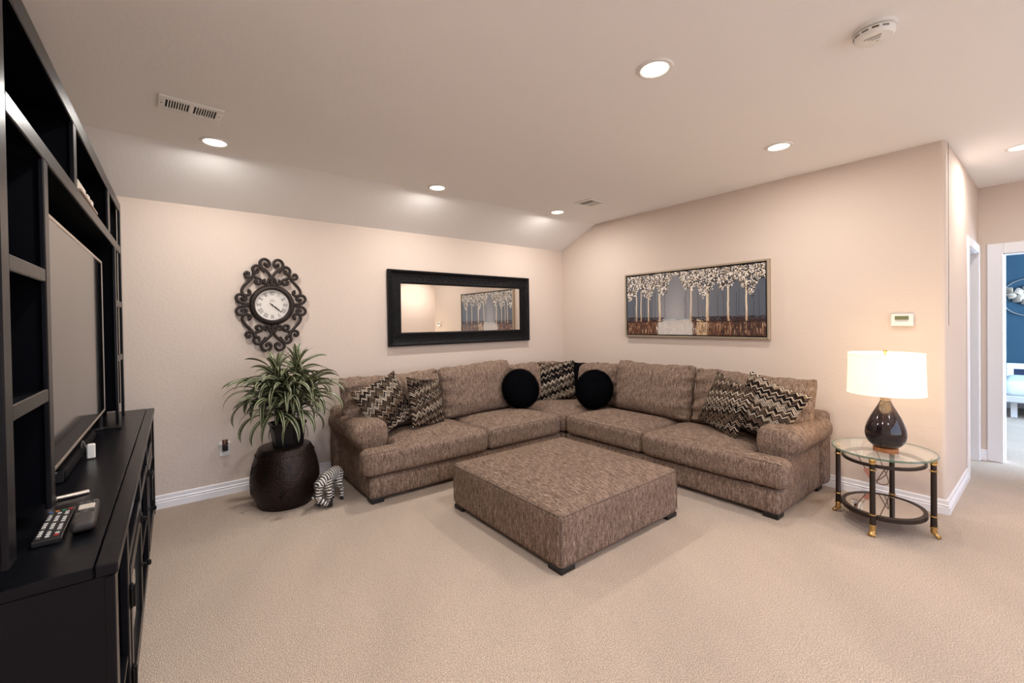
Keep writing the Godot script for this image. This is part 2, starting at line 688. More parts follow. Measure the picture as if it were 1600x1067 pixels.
func setting():
	struct("floor", block(Vector3(XL - 0.2, -0.12, -0.15), Vector3(6.0, 0, 7.2)), M.carpet, "beige short pile carpet covering the whole floor", "floor")
	struct("ceiling", block(Vector3(XL - 0.2, H, ZR), Vector3(6.0, H + 0.12, 7.2)), M.ceiling, "flat pale ceiling with round recessed lights", "ceiling")
	struct("ceiling", extruded([Vector2(-0.15, HA - 0.06), Vector2(0, HA), Vector2(ZR, H), Vector2(ZR, H + 0.12), Vector2(-0.15, H + 0.12)], Vector3(XL - 0.2, 0, 0), Vector3(0.12, 0, 0), Vector3(0, 0, 1)), M.ceiling, "sloped strip of ceiling above the clock wall", "ceiling")
	struct("wall_back", block(Vector3(XL - 0.2, 0, -0.15), Vector3(0.12, HA + 0.02, 0)), M.wall, "beige wall behind the clock and the mirror")
	# right wall with a rounded far corner
	var st := S()
	var rr := 0.028
	var prof := [Vector2(0, -0.15), Vector2(0, ZB - rr)]
	for k in range(1, 13):
		var a := PI / 2 * k / 12.0
		prof.append(Vector2(rr - rr * cos(a), ZB - rr + rr * sin(a)))
	prof.append(Vector2(0.12, ZB))
	prof.append(Vector2(0.12, -0.15))
	extrude(st, prof, Vector3(0, 0, 0), Vector3(0, H + 0.02, 0), Vector3(1, 0, 0), Vector3(0, 0, 1))
	struct("wall_right", done(st), M.wall, "beige wall behind the painting, lamp and thermostat")
	# hall wall with its doorway
	var d0 := 1.075
	var d1 := 1.79
	var dt := 1.965
	struct("wall_hall", blocks([[Vector3(0.1, 0, ZB - 0.12), Vector3(d0, H + 0.02, ZB)], [Vector3(d0, dt, ZB - 0.12), Vector3(d1, H + 0.02, ZB)], [Vector3(d1, 0, ZB - 0.12), Vector3(XD + 0.02, H + 0.02, ZB)]]), M.wall, "short beige hall wall with a white doorway")
	var cz := ZB + 0.016
	var door := struct("door_1", blocks([[Vector3(d0 - 0.07, 0, ZB), Vector3(d0 + 0.006, dt + 0.07, cz)], [Vector3(d1 - 0.006, 0, ZB), Vector3(XD - 0.002, dt + 0.07, cz)], [Vector3(d0 + 0.006, dt - 0.006, ZB), Vector3(d1 - 0.006, dt + 0.07, cz)]], 0.004), M.trim, "white trim of the doorway in the short hall wall", "door")
	part("jamb", blocks([[Vector3(d0 - 0.005, 0, ZB - 0.13), Vector3(d0 + 0.012, dt, ZB)], [Vector3(d1 - 0.012, 0, ZB - 0.13), Vector3(d1 + 0.005, dt, ZB)], [Vector3(d0, dt - 0.012, ZB - 0.13), Vector3(d1, dt + 0.005, ZB)]]), M.trim, door)
	# a small room behind that doorway
	struct("wall_closet", blocks([[Vector3(0.1, 0, 1.4), Vector3(XD + 0.02, H + 0.02, 1.5)]]), M.wall, "wall at the back of the small room beyond the hall doorway")
	# end wall of the hall with the door to the bedroom
	var e0 := 3.87
	var e1 := 4.68
	var et := 1.944
	struct("wall_end", blocks([[Vector3(XD, 0, 1.4), Vector3(XD + 0.12, H + 0.02, e0)], [Vector3(XD, et, e0), Vector3(XD + 0.12, H + 0.02, e1)], [Vector3(XD, 0, e1), Vector3(XD + 0.12, H + 0.02, ZF + 0.1)]]), M.wall, "beige wall at the end of the hall round the bedroom door")
	var cx := XD - 0.017
	var d2 := struct("door_2", blocks([[Vector3(cx, 0, e0 - 0.098), Vector3(XD, et + 0.094, e0 + 0.004)], [Vector3(cx, 0, e1 - 0.004), Vector3(XD, et + 0.094, e1 + 0.098)], [Vector3(cx, et - 0.004, e0 + 0.004), Vector3(XD, et + 0.094, e1 - 0.004)]], 0.004), M.trim, "white trim of the door to the blue bedroom", "door")
	part("jamb", blocks([[Vector3(XD, 0, e0 - 0.005), Vector3(XD + 0.13, et, e0 + 0.012)], [Vector3(XD, 0, e1 - 0.012), Vector3(XD + 0.13, et, e1 + 0.005)], [Vector3(XD, et - 0.012, e0), Vector3(XD + 0.13, et + 0.005, e1)]]), M.trim, d2)
	part("latch_plate", block(Vector3(XD + 0.05, 0.0 + et - 0.02, e0 + 0.011), Vector3(XD + 0.075, et - 0.002, e0 + 0.016)), M.silver, d2)
	struct("wall_left", block(Vector3(XL - 0.2, 0, -0.15), Vector3(XL, H + 0.02, ZF + 0.1)), M.wall, "beige wall behind the black cabinet")
	# wall behind the camera, with a window
	var w0 := Vector2(-4.78, 0.3)
	var w1 := Vector2(0.3, 2.3)
	window_wall("wall_front", XL - 0.2, XD + 0.1, ZF, w0, w1, M.wall, "beige wall with the window opposite the sofa", 1)
	# bedroom shell
	struct("wall_bedroom", block(Vector3(5.6, 0, 1.4), Vector3(5.75, H + 0.02, 7.1)), M.blue_wall, "deep blue bedroom wall carrying the metal leaf ring")
	struct("wall_bedroom", block(Vector3(XD + 0.1, 0, 1.38), Vector3(5.75, H + 0.02, 1.5)), M.blue_wall, "blue side wall of the bedroom away from its window")
	window_wall("wall_bedroom", XD + 0.1, 5.75, 6.7, Vector2(2.6, 0.75), Vector2(4.2, 2.15), M.blue_wall, "blue bedroom wall with the window", 2)
	skirting("baseboard_back", [[Vector3(XL, 0, 0), Vector3(0, 0, 0), Vector3(0, 0, 1)]], "white stepped baseboard along the clock wall")
	skirting("baseboard_right", [[Vector3(0, 0, 0), Vector3(0, 0, ZB + 0.012), Vector3(-1, 0, 0)], [Vector3(0.0, 0, ZB), Vector3(d0 - 0.07, 0, ZB), Vector3(0, 0, 1)], [Vector3(0.02, 0, ZB - 0.004), Vector3(-0.002, 0, ZB - 0.004), Vector3(0, 0, 1)]], "white stepped baseboard along the painting wall and round its corner")
	skirting("baseboard_end", [[Vector3(XD, 0, ZB), Vector3(XD, 0, e0 - 0.098), Vector3(-1, 0, 0)], [Vector3(XD, 0, e1 + 0.098), Vector3(XD, 0, ZF), Vector3(-1, 0, 0)]], "white stepped baseboard beside the bedroom door")
	skirting("baseboard_bedroom", [[Vector3(5.6, 0, 1.5), Vector3(5.6, 0, 6.7), Vector3(-1, 0, 0)]], "white stepped baseboard along the blue bedroom wall")

func window_wall(called: String, x0: float, x1: float, z: float, w0: Vector2, w1: Vector2, m: Material, label: String, n: int):
	struct(called, blocks([[Vector3(x0, 0, z), Vector3(w0.x, H + 0.02, z + 0.14)], [Vector3(w1.x, 0, z), Vector3(x1, H + 0.02, z + 0.14)], [Vector3(w0.x, 0, z), Vector3(w1.x, w0.y, z + 0.14)], [Vector3(w0.x, w1.y, z), Vector3(w1.x, H + 0.02, z + 0.14)]]), m, label)
	var mid := (w0.x + w1.x) * 0.5
	var fr := struct("window_%d" % n, blocks([[Vector3(w0.x, w0.y, z + 0.05), Vector3(w0.x + 0.05, w1.y, z + 0.1)], [Vector3(w1.x - 0.05, w0.y, z + 0.05), Vector3(w1.x, w1.y, z + 0.1)], [Vector3(w0.x + 0.05, w0.y, z + 0.05), Vector3(w1.x - 0.05, w0.y + 0.05, z + 0.1)], [Vector3(w0.x + 0.05, w1.y - 0.05, z + 0.05), Vector3(w1.x - 0.05, w1.y, z + 0.1)], [Vector3(mid - 0.025, w0.y + 0.05, z + 0.05), Vector3(mid + 0.025, w1.y - 0.05, z + 0.1)]]), M.trim, "white framed window, " + ("behind the camera" if n == 1 else "in the bedroom"), "window")
	part("pane", block(Vector3(w0.x + 0.05, w0.y + 0.05, z + 0.07), Vector3(mid - 0.025, w1.y - 0.05, z + 0.076)), M.glass, fr)
	part("pane", block(Vector3(mid + 0.025, w0.y + 0.05, z + 0.07), Vector3(w1.x - 0.05, w1.y - 0.05, z + 0.076)), M.glass, fr)

# ------------------------------------------------------------------ on the ceiling

func downlight(x: float, z: float, label: String, energy := 1.0):
	var o := thing("recessed_light", label, "ceiling light", Vector3(x, H, z), 0, "round recessed ceiling lights")
	part("trim_ring", lathed([Vector2(0.064, 0), Vector2(0.064, -0.006), Vector2(0.070, -0.009), Vector2(0.082, -0.006), Vector2(0.086, 0)].map(func(p): return p), 40), M.white_plastic, o)
	var lens := mat(Color(1, 0.97, 0.92), 0.4)
	lens.emission_enabled = true
	lens.emission = Color(1.0, 0.95, 0.86)
	lens.emission_energy_multiplier = 6.0
	part("lens", lathed([Vector2(0, -0.004), Vector2(0.065, -0.004), Vector2(0.065, 0), Vector2(0, 0)], 40), lens, o)
	var l := AreaLight3D.new()
	l.name = "lamp_light"
	l.area_size = Vector2(0.085, 0.085)
	l.light_energy = LIGHT * energy
	l.light_color = Color(1.0, 0.98, 0.955)
	l.area_range = 20.0
	l.area_attenuation = 2.0
	l.shadow_enabled = true
	o.add_child(l, true)
	l.position = Vector3(0, -0.012, 0)
	l.rotation.x = -PI / 2

const LIGHT := 1.55

func ceiling_fittings():
	downlight(-3.943, 0.775, "lit recessed light above the clock, nearest the long vent")
	downlight(-2.306, 0.77, "lit recessed light near the slope, above the wall mirror")
	downlight(-0.823, 0.77, "lit recessed light near the slope, beside the square vent")
	downlight(-2.335, 2.997, "largest lit recessed light, alone in the middle of the ceiling")
	downlight(-0.808, 2.978, "lit recessed light above the right arm of the sofa", 0.8)
	downlight(0.64, 4.03, "lit recessed light in the hall, at the right edge of the photo", 0.66)
	downlight(1.05, 6.3, "lit recessed light at the far end of the hall, outside the photo", 1.7)
	downlight(-3.94, 3.0, "lit recessed light above the near end of the console, beyond the photo's top edge", 1.25)
	downlight(-3.6, 5.2, "lit recessed light behind the camera, nearest the cabinet wall")
	downlight(-2.3, 5.2, "lit recessed light behind the camera, middle of the back row", 0.8)
	downlight(-0.8, 5.2, "lit recessed light behind the camera, nearest the hall", 0.5)
	# long vent: slots across, in two groups
	var v := thing("ceiling_vent", "long white ceiling vent with two rows of dark slots", "vent", Vector3(-4.08, H, 1.225), 0.06)
	vent(v, 0.285, 0.18, 9, 0.012)
	var v2 := thing("ceiling_vent", "small white ceiling vent near the sofa corner, one half dark", "vent", Vector3(-0.81, H, 1.235))
	vent2(v2)
	var s := thing("smoke_detector", "round white smoke detector on the ceiling", "smoke detector", Vector3(-1.843, H, 3.72))
	part("base", lathed([Vector2(0, 0), Vector2(0.074, 0), Vector2(0.074, -0.012), Vector2(0.069, -0.014), Vector2(0, -0.014)].map(func(p): return Vector2(p.x, p.y)), 48), M.white_plastic, s)
	part("gap_ring", lathed([Vector2(0, -0.013), Vector2(0.064, -0.013), Vector2(0.064, -0.019), Vector2(0, -0.019)], 48), M.grey_plastic, s)
	part("cover", lathed([Vector2(0, -0.018), Vector2(0.069, -0.018), Vector2(0.068, -0.034), Vector2(0.060, -0.045), Vector2(0.04, -0.049), Vector2(0, -0.05)], 48), M.white_plastic, s)
	for k in 5:
		var a := 3.9 - k * 0.5
		var st := S()
		box(st, Vector3(0.0685, -0.028, 0), Vector3(0.004, 0.006, 0.022), 0.0, Transform3D(Basis(Vector3.UP, a), Vector3.ZERO))
		part("smoke_slot", done(st), mat(c8(92, 72, 20), 0.5) if k == 1 else M.grey_plastic, s)
	for k in 3:
		part("face_groove", block(Vector3(-0.035 + k * 0.012, -0.0505, -0.028 + k * 0.01), Vector3(-0.032 + k * 0.012, -0.049, 0.03 - k * 0.004)), M.grey_plastic, s)
	part("test_button", lathed([Vector2(0, -0.049), Vector2(0.010, -0.049), Vector2(0.010, -0.053), Vector2(0, -0.0535)], 20), M.white_plastic, s, Vector3(0.018, 0, 0.012))

func vent(v: Node3D, w: float, d: float, n: int, gap: float):
	part("duct_opening", block(Vector3(-w * 0.42, -0.002, -d * 0.33), Vector3(w * 0.42, 0.001, d * 0.33)), M.dark, v)
	var hx := w * 0.5
	var hz := d * 0.5
	part("frame", blocks([[Vector3(-hx, -0.009, -hz), Vector3(hx, 0, -hz + 0.036)], [Vector3(-hx, -0.009, hz - 0.036), Vector3(hx, 0, hz)], [Vector3(-hx, -0.009, -hz + 0.036), Vector3(-hx + 0.03, 0, hz - 0.036)], [Vector3(hx - 0.03, -0.009, -hz + 0.036), Vector3(hx, 0, hz - 0.036)], [Vector3(-0.011, -0.009, -hz + 0.036), Vector3(0.011, 0, hz - 0.036)]], 0.002), M.white_plastic, v)
	var slat := S()
	box(slat, Vector3(0, -0.0055, 0), Vector3(0.0046, 0.005, d - 0.074), 0.0, Transform3D(Basis(Vector3.BACK, 0.12), Vector3.ZERO))
	var sm := done(slat)
	for side in [-1.0, 1.0]:
		for k in n - 1:
			part("slat", sm, M.white_plastic, v, Vector3(side * (0.011 + (k + 1) * (hx - 0.041) / n), 0, 0))
	part("lever", block(Vector3(-hx + 0.022, -0.016, 0.02), Vector3(-hx + 0.028, -0.006, 0.04)), M.white_plastic, v)
	for s in [-1.0, 1.0]:
		part("screw", lathed([Vector2(0.0, -0.011), Vector2(0.004, -0.0105), Vector2(0.005, -0.009), Vector2(0, -0.0085)], 12), M.grey_plastic, v, Vector3(s * (hx - 0.014), 0, 0))

func vent2(v: Node3D):
	var hx := 0.122
	var hz := 0.108
	part("duct_opening", block(Vector3(-0.09, -0.002, -0.08), Vector3(0.09, 0.001, 0.08)), M.dark, v)
	part("frame", blocks([[Vector3(-hx, -0.008, -hz), Vector3(hx, 0, -hz + 0.03)], [Vector3(-hx, -0.008, hz - 0.03), Vector3(hx, 0, hz)], [Vector3(-hx, -0.008, -hz + 0.03), Vector3(-hx + 0.035, 0, hz - 0.03)], [Vector3(hx - 0.03, -0.008, -hz + 0.03), Vector3(hx, 0, hz - 0.03)], [Vector3(-0.007, -0.008, -hz + 0.03), Vector3(0.007, 0, hz - 0.03)]], 0.002), M.white_plastic, v)
	# louvres lean to either side, so from the room one half shows its blades and the other the duct
	for side in [-1.0, 1.0]:
		for k in 5:
			var st := S()
			box(st, Vector3.ZERO, Vector3(0.016, 0.0015, 0.154), 0.0, Transform3D(Basis(Vector3.BACK, side * -0.9), Vector3.ZERO))
			part("slat", done(st), M.white_plastic, v, Vector3(side * (0.017 + k * 0.0165), -0.003, 0))

# ------------------------------------------------------------------ sofa

func mir(p: Vector3) -> Vector3:      # the right run of the sofa is the left run mirrored in the corner's diagonal
	return Vector3(-p.z, p.y, -p.x)

func nets_m(lo: Vector3, hi: Vector3, cell: float, f: Callable, mirrored: bool) -> ArrayMesh:
	if not mirrored:
		return nets(lo, hi, cell, f)
	var a := mir(lo)
	var b := mir(hi)
	return nets(Vector3(minf(a.x, b.x), lo.y, minf(a.z, b.z)), Vector3(maxf(a.x, b.x), hi.y, maxf(a.z, b.z)), cell, func(p): return f.call(mir(p)))

func path_m(pts: Array, mirrored: bool) -> Array:
	return pts.map(func(p): return mir(p)) if mirrored else pts

# flat rounded rectangle distance in x, z
func rect2(p: Vector2, x0: float, x1: float, z0: float, z1: float, r: float) -> float:
	var q := Vector2(absf(p.x - (x0 + x1) * 0.5) - (x1 - x0) * 0.5 + r, absf(p.y - (z0 + z1) * 0.5) - (z1 - z0) * 0.5 + r)
	return Vector2(maxf(q.x, 0), maxf(q.y, 0)).length() + minf(maxf(q.x, q.y), 0.0) - r

func cushion_sd(p: Vector3, d2: float, y0: float, y1: float, r: float, crown: float) -> float:
	var c := crown * smoothstep(0.0, 0.28, -d2) * (1.0 if p.y > (y0 + y1) * 0.5 else 0.0)
	var y := p.y - c
	var dy := absf(y - (y0 + y1) * 0.5) - (y1 - y0) * 0.5
	var q := Vector2(maxf(d2 + r, 0), maxf(dy + r, 0))
	return q.length() + minf(maxf(d2 + r, dy + r), 0.0) - r

func wrinkle(sd: float, amp: float) -> Callable:
	return func(p: Vector3, u: float, q: float, side: int, d: float) -> Vector3:
		# pulled-out corners, a soft sag and small ripples along the top seam, shared by both faces
		var ear := pow(absf(u), 8.0) * pow(absf(q), 8.0)
		p += Vector3(signf(u) * -0.012 * ear, signf(q) * -0.008 * ear, 0)
		p.y += (-0.012 * cos(u * 2.4 + sd) * (1.0 - absf(u) * 0.4) + sin(u * 16.0 + sd) * pow(maxf(q, 0.0), 6.0) * 0.004 + sin(u * 37.0 + sd * 2.0) * pow(maxf(q, 0.0), 8.0) * 0.0025) * maxf(q, 0.0)
		if side == 1:
			return p
		# folds that run in from the side seams and die out towards the middle
		var e := pow(absf(u), 3.0)
		var f := sin(q * 13.0 + sd + 2.2 * sin(u * 3.0 + sd)) * e * (0.35 + 0.65 * sin(sd * 3.0 + signf(u) * 1.3) ** 2)
		var low := sin(u * 7.0 + sd * 2.0) * pow(maxf(-q, 0.0), 2.0) * 0.5
		var top := sin(u * 16.0 + sd) * pow(maxf(q, 0.0), 6.0) * 0.5
		var fine := sin(q * 31.0 + sd * 1.7 + 1.5 * sin(u * 5.0)) * pow(absf(u), 6.0) * 0.45
		return p + Vector3(0, 0, (f + low + fine + top * 0.6) * amp * minf(1.0, d * 3.0))

func sofa():
	var o := thing("sectional_sofa", "large brown-grey woven corner sofa with loose back cushions", "sofa")
	for m in [false, true]:
		# base rail under the seats
		part("base", nets_m(Vector3(-3.03, 0.028, 0.1), Vector3(-1.0, 0.205, 0.985), 0.025, func(p): return sd_box(p, Vector3(-2.015, 0.1165, 0.54), Vector3(1.015, 0.0885, 0.445), 0.022), m), M.fabric, o)
		part("back_frame", nets_m(Vector3(-3.08, 0.055, 0.05), Vector3(-0.2, 0.63, 0.2), 0.025, func(p): return sd_box(p, Vector3(-1.6 if not m else -1.66, 0.3425, 0.13), Vector3(1.47 if not m else 1.41, 0.2875, 0.075), 0.035), m), M.fabric, o)
		# arm: upright slab with a fat pad rolled over its top
		var arm := func(p: Vector3) -> float:
			var body := sd_box(p, Vector3(-2.93, 0.2465, 0.465), Vector3(0.10, 0.2185, 0.365), 0.03)
			var pad := sd_box(p, Vector3(-2.957, 0.505, 0.47), Vector3(0.152, 0.092, 0.375), 0.085)
			return smin(body, pad, 0.07)
		part("arm", nets_m(Vector3(-3.13, 0.028, 0.08), Vector3(-2.79, 0.6, 0.86), 0.016, arm, m), M.fabric, o)
		# seat cushion that wraps round the front of the arm
		var seat1 := func(p: Vector3) -> float:
			var p2 := Vector2(p.x, p.z)
			var d := smin(rect2(p2, -2.80, -1.966, 0.33, 1.03, 0.05), rect2(p2, -3.085, -1.966, 0.845, 1.03, 0.07), 0.05)
			return cushion_sd(p, d, 0.215, 0.408, 0.055, 0.045)
		part("seat_cushion", nets_m(Vector3(-3.1, 0.2, 0.32), Vector3(-1.95, 0.47, 1.04), 0.018, seat1, m), M.fabric, o)
		var seat2 := func(p: Vector3) -> float:
			return cushion_sd(p, rect2(Vector2(p.x, p.z), -1.958, -1.045, 0.33, 1.028, 0.05), 0.215, 0.408, 0.05, 0.045)
		part("seat_cushion", nets_m(Vector3(-1.97, 0.2, 0.32), Vector3(-1.03, 0.47, 1.04), 0.018, seat2, m), M.fabric, o)
		# stitched seam along the front edge of both seats
		for run in [[-3.06, -1.99], [-1.93, -1.07]]:
			var pts := []
			for k in 13:
				var x: float = lerpf(run[0], run[1], k / 12.0)
				pts.append(Vector3(x, 0.3915 + 0.002 * sin(k * 1.1), 1.0145))
			part("seam", tubed(path_m(pts, m), 0.0028, 6), M.piping, o)
		# feet
		for f in [Vector2(-2.97, 0.93), Vector2(-2.97, 0.16), Vector2(-1.3, 0.93)]:
			var c := Vector3(f.x, 0.03, f.y)
			if m:
				c = mir(c)
			part("foot", block(c - Vector3(0.05, 0.03, 0.05), c + Vector3(0.05, 0.01, 0.05), 0.004), M.foot, o)
	part("base", nets(Vector3(-1.0, 0.028, 0.05), Vector3(-0.05, 0.205, 1.0), 0.03, func(p): return sd_box(p, Vector3(-0.525, 0.1165, 0.525), Vector3(0.475, 0.0885, 0.475), 0.022)), M.fabric, o)
	var corner := func(p: Vector3) -> float:
		var p2 := Vector2(p.x, p.z)
		return cushion_sd(p, rect2(p2, -1.022, -0.2, 0.2, 1.022, 0.06), 0.215, 0.412, 0.05, 0.04)
	part("seat_cushion", nets(Vector3(-1.04, 0.2, 0.18), Vector3(-0.18, 0.47, 1.04), 0.02, corner), M.fabric, o)
	# six loose back cushions
	var list := [[-2.58, 0.97, 0.385, 0.665, 0.50, 0.0], [-1.645, 0.90, 0.375, 0.678, 0.53, 1.7], [-0.74, 0.86, 0.29, 0.645, 0.47, 3.1]]
	for m in [false, true]:
		for k in 3:
			var l: Array = list[k]
			var c := part("back_cushion", pillow(l[1], l[4], 0.235, 4.5, 0.025, 40, wrinkle(l[5] + (5.0 if m else 0.0), 0.022), 0.2), M.fabric, o)
			var pos := Vector3(l[0], l[3], l[2])
			var yaw := 0.0
			if m:
				pos = mir(Vector3(l[0] if k < 2 else -0.78, l[3], l[2]))
				yaw = -PI / 2
			c.transform = Transform3D(Basis(Vector3.UP, yaw) * Basis(Vector3.RIGHT, -0.2) * Basis(Vector3.BACK, [0.01, 0.02, -0.01][k] * (1 if not m else -1)), pos)

func ottoman():
	var at := Vector3(-1.998, 0, 1.982)
	var o := thing("ottoman", "large square brown-grey ottoman in the middle of the carpet", "ottoman", at)
	var f := func(p: Vector3) -> float:
		var d := rect2(Vector2(p.x, p.z), -0.571, 0.571, -0.571, 0.571, 0.03)
		return cushion_sd(p, d, 0.021, 0.336, 0.034, 0.046)
	part("body", nets(Vector3(-0.58, 0.015, -0.58), Vector3(0.58, 0.4, 0.58), 0.02, f), M.fabric, o)
	var loop := []
	for k in 4:
		var a := PI / 2 * k
		for j in 9:
			loop.append(Vector3(0.567, 0.319 + 0.002 * sin(j * 1.3 + k), lerpf(-0.543, 0.543, j / 8.0)).rotated(Vector3.UP, -a))
	part("seam", tubed(loop, 0.003, 6, Vector3.UP, 1.0, true), M.piping, o)
	for k in 4:
		var c := Vector3(0.5635, 0, 0.5635).rotated(Vector3.UP, PI / 2 * k)
		part("corner_seam", tubed([c + Vector3(0, 0.05, 0), c + Vector3(0, 0.2, 0), c + Vector3(0, 0.315, 0)], 0.0025, 6), M.piping, o)
		var g := Vector3(0.508, 0.026, 0.508).rotated(Vector3.UP, PI / 2 * k)
		g.y = 0.026
		part("foot", block(g - Vector3(0.055, 0.026, 0.055), g + Vector3(0.055, 0.004, 0.055), 0.004), M.foot, o)

# ------------------------------------------------------------------ throw pillows

func throw(called: String, label: String, mesh: Mesh, m: Material, at: Vector3, yaw: float, tilt: float, roll: float, group := "") -> MeshInstance3D:
	var o := part(called, mesh, m)
	o.transform = Transform3D(Basis(Vector3.UP, yaw) * Basis(Vector3.RIGHT, tilt) * Basis(Vector3.BACK, roll), at)
	tag(o, label, "pillow", group)
	return o

func throw_pillows():
	var g := "zigzag patterned throw pillows"
	throw("throw_pillow", "zigzag patterned throw pillow tucked against the sofa's left arm", pillow(0.46, 0.46, 0.15, 2.2, 0.09), M.zigzag0, Vector3(-2.75, 0.672, 0.59), 0.10, -0.32, 0.34, g)
	throw("throw_pillow", "zigzag pillow leaning on its left neighbour, facing towards the sofa corner", pillow(0.45, 0.45, 0.15, 2.2, 0.09), M.zigzag1, Vector3(-2.37, 0.655, 0.62), 0.42, -0.28, -0.15, g)
	throw("throw_pillow", "upright zigzag pillow in the corner between the round black cushions", pillow(0.50, 0.48, 0.15, 2.2, 0.08), M.zigzag2, Vector3(-0.612, 0.66, 0.478), -0.70, -0.22, 0.05, g)
	throw("throw_pillow", "zigzag pillow on the right run, leaning left of the last pillow", pillow(0.46, 0.46, 0.15, 2.2, 0.09), M.zigzag3, Vector3(-0.62, 0.665, 2.50), -1.95, -0.30, -0.22, g)
	throw("throw_pillow", "finely striped zigzag pillow tucked against the sofa's right arm", pillow(0.46, 0.46, 0.15, 2.2, 0.09), M.zigzag4, Vector3(-0.62, 0.675, 2.80), -1.52, -0.32, -0.36, g)
	throw("throw_pillow", "square plain black pillow mostly hidden behind the round cushion", pillow(0.40, 0.44, 0.12, 2.2, 0.08), M.black_cloth, Vector3(-0.335, 0.665, 0.645), -0.95, -0.15, -0.03)
	for k in 2:
		var at: Vector3 = [Vector3(-1.24, 0.652, 0.60), Vector3(-0.60, 0.63, 1.07)][k]
		var o := throw("round_cushion", ["round black shaggy cushion, left of the corner zigzag pillow", "round black shaggy cushion, right of the corner zigzag pillow"][k], round_cushion(0.212, 0.15), M.fur, at, [-0.25, -1.25][k], -0.28, 0, "round black shaggy cushions")
		fur(o, 0.212, 0.15, k)

func round_cushion(r: float, t: float) -> ArrayMesh:
	var prof := []
	for k in 17:
		var a := -PI / 2 + PI * k / 16.0
		prof.append(Vector2(r * pow(absf(cos(a)), 0.62), t * 0.5 * sin(a)))
	prof[0] = Vector2(0, -t * 0.5)
	prof[16] = Vector2(0, t * 0.5)
	var st := S()
	lathe(st, prof, 40, Transform3D(Basis(Vector3.RIGHT, PI / 2), Vector3.ZERO), 1, 1, 200.0)
	return done(st)

func fur(o: Node3D, r: float, t: float, sd: int):
	var rg := RandomNumberGenerator.new()
	rg.seed = 40 + sd
	var st := S()
	for k in 5200:
		var a := rg.randf() * TAU
		var b := asin(rg.randf_range(-1, 1))
		var rad := r * pow(absf(cos(b)), 0.62)
		var p := Vector3(cos(a) * rad, sin(a) * rad, t * 0.5 * sin(b))
		var nn := Vector3(cos(a) * cos(b) / r, sin(a) * cos(b) / r, sin(b) / (t * 0.5)).normalized()
		var d := (nn + Vector3(rg.randf_range(-0.8, 0.8), rg.randf_range(-1.1, 0.4), rg.randf_range(-0.6, 0.6))).normalized()
		var w := d.cross(Vector3(rg.randf() - 0.5, rg.randf() - 0.5, rg.randf() - 0.5)).normalized() * 0.0016
		var tip := p + d * rg.randf_range(0.010, 0.021)
		tri(st, p - w, p + w, tip)
	var f := part("fur", done(st), M.fur, o)
	f.set_meta("kind", "stuff")

# ------------------------------------------------------------------ on the back and right walls

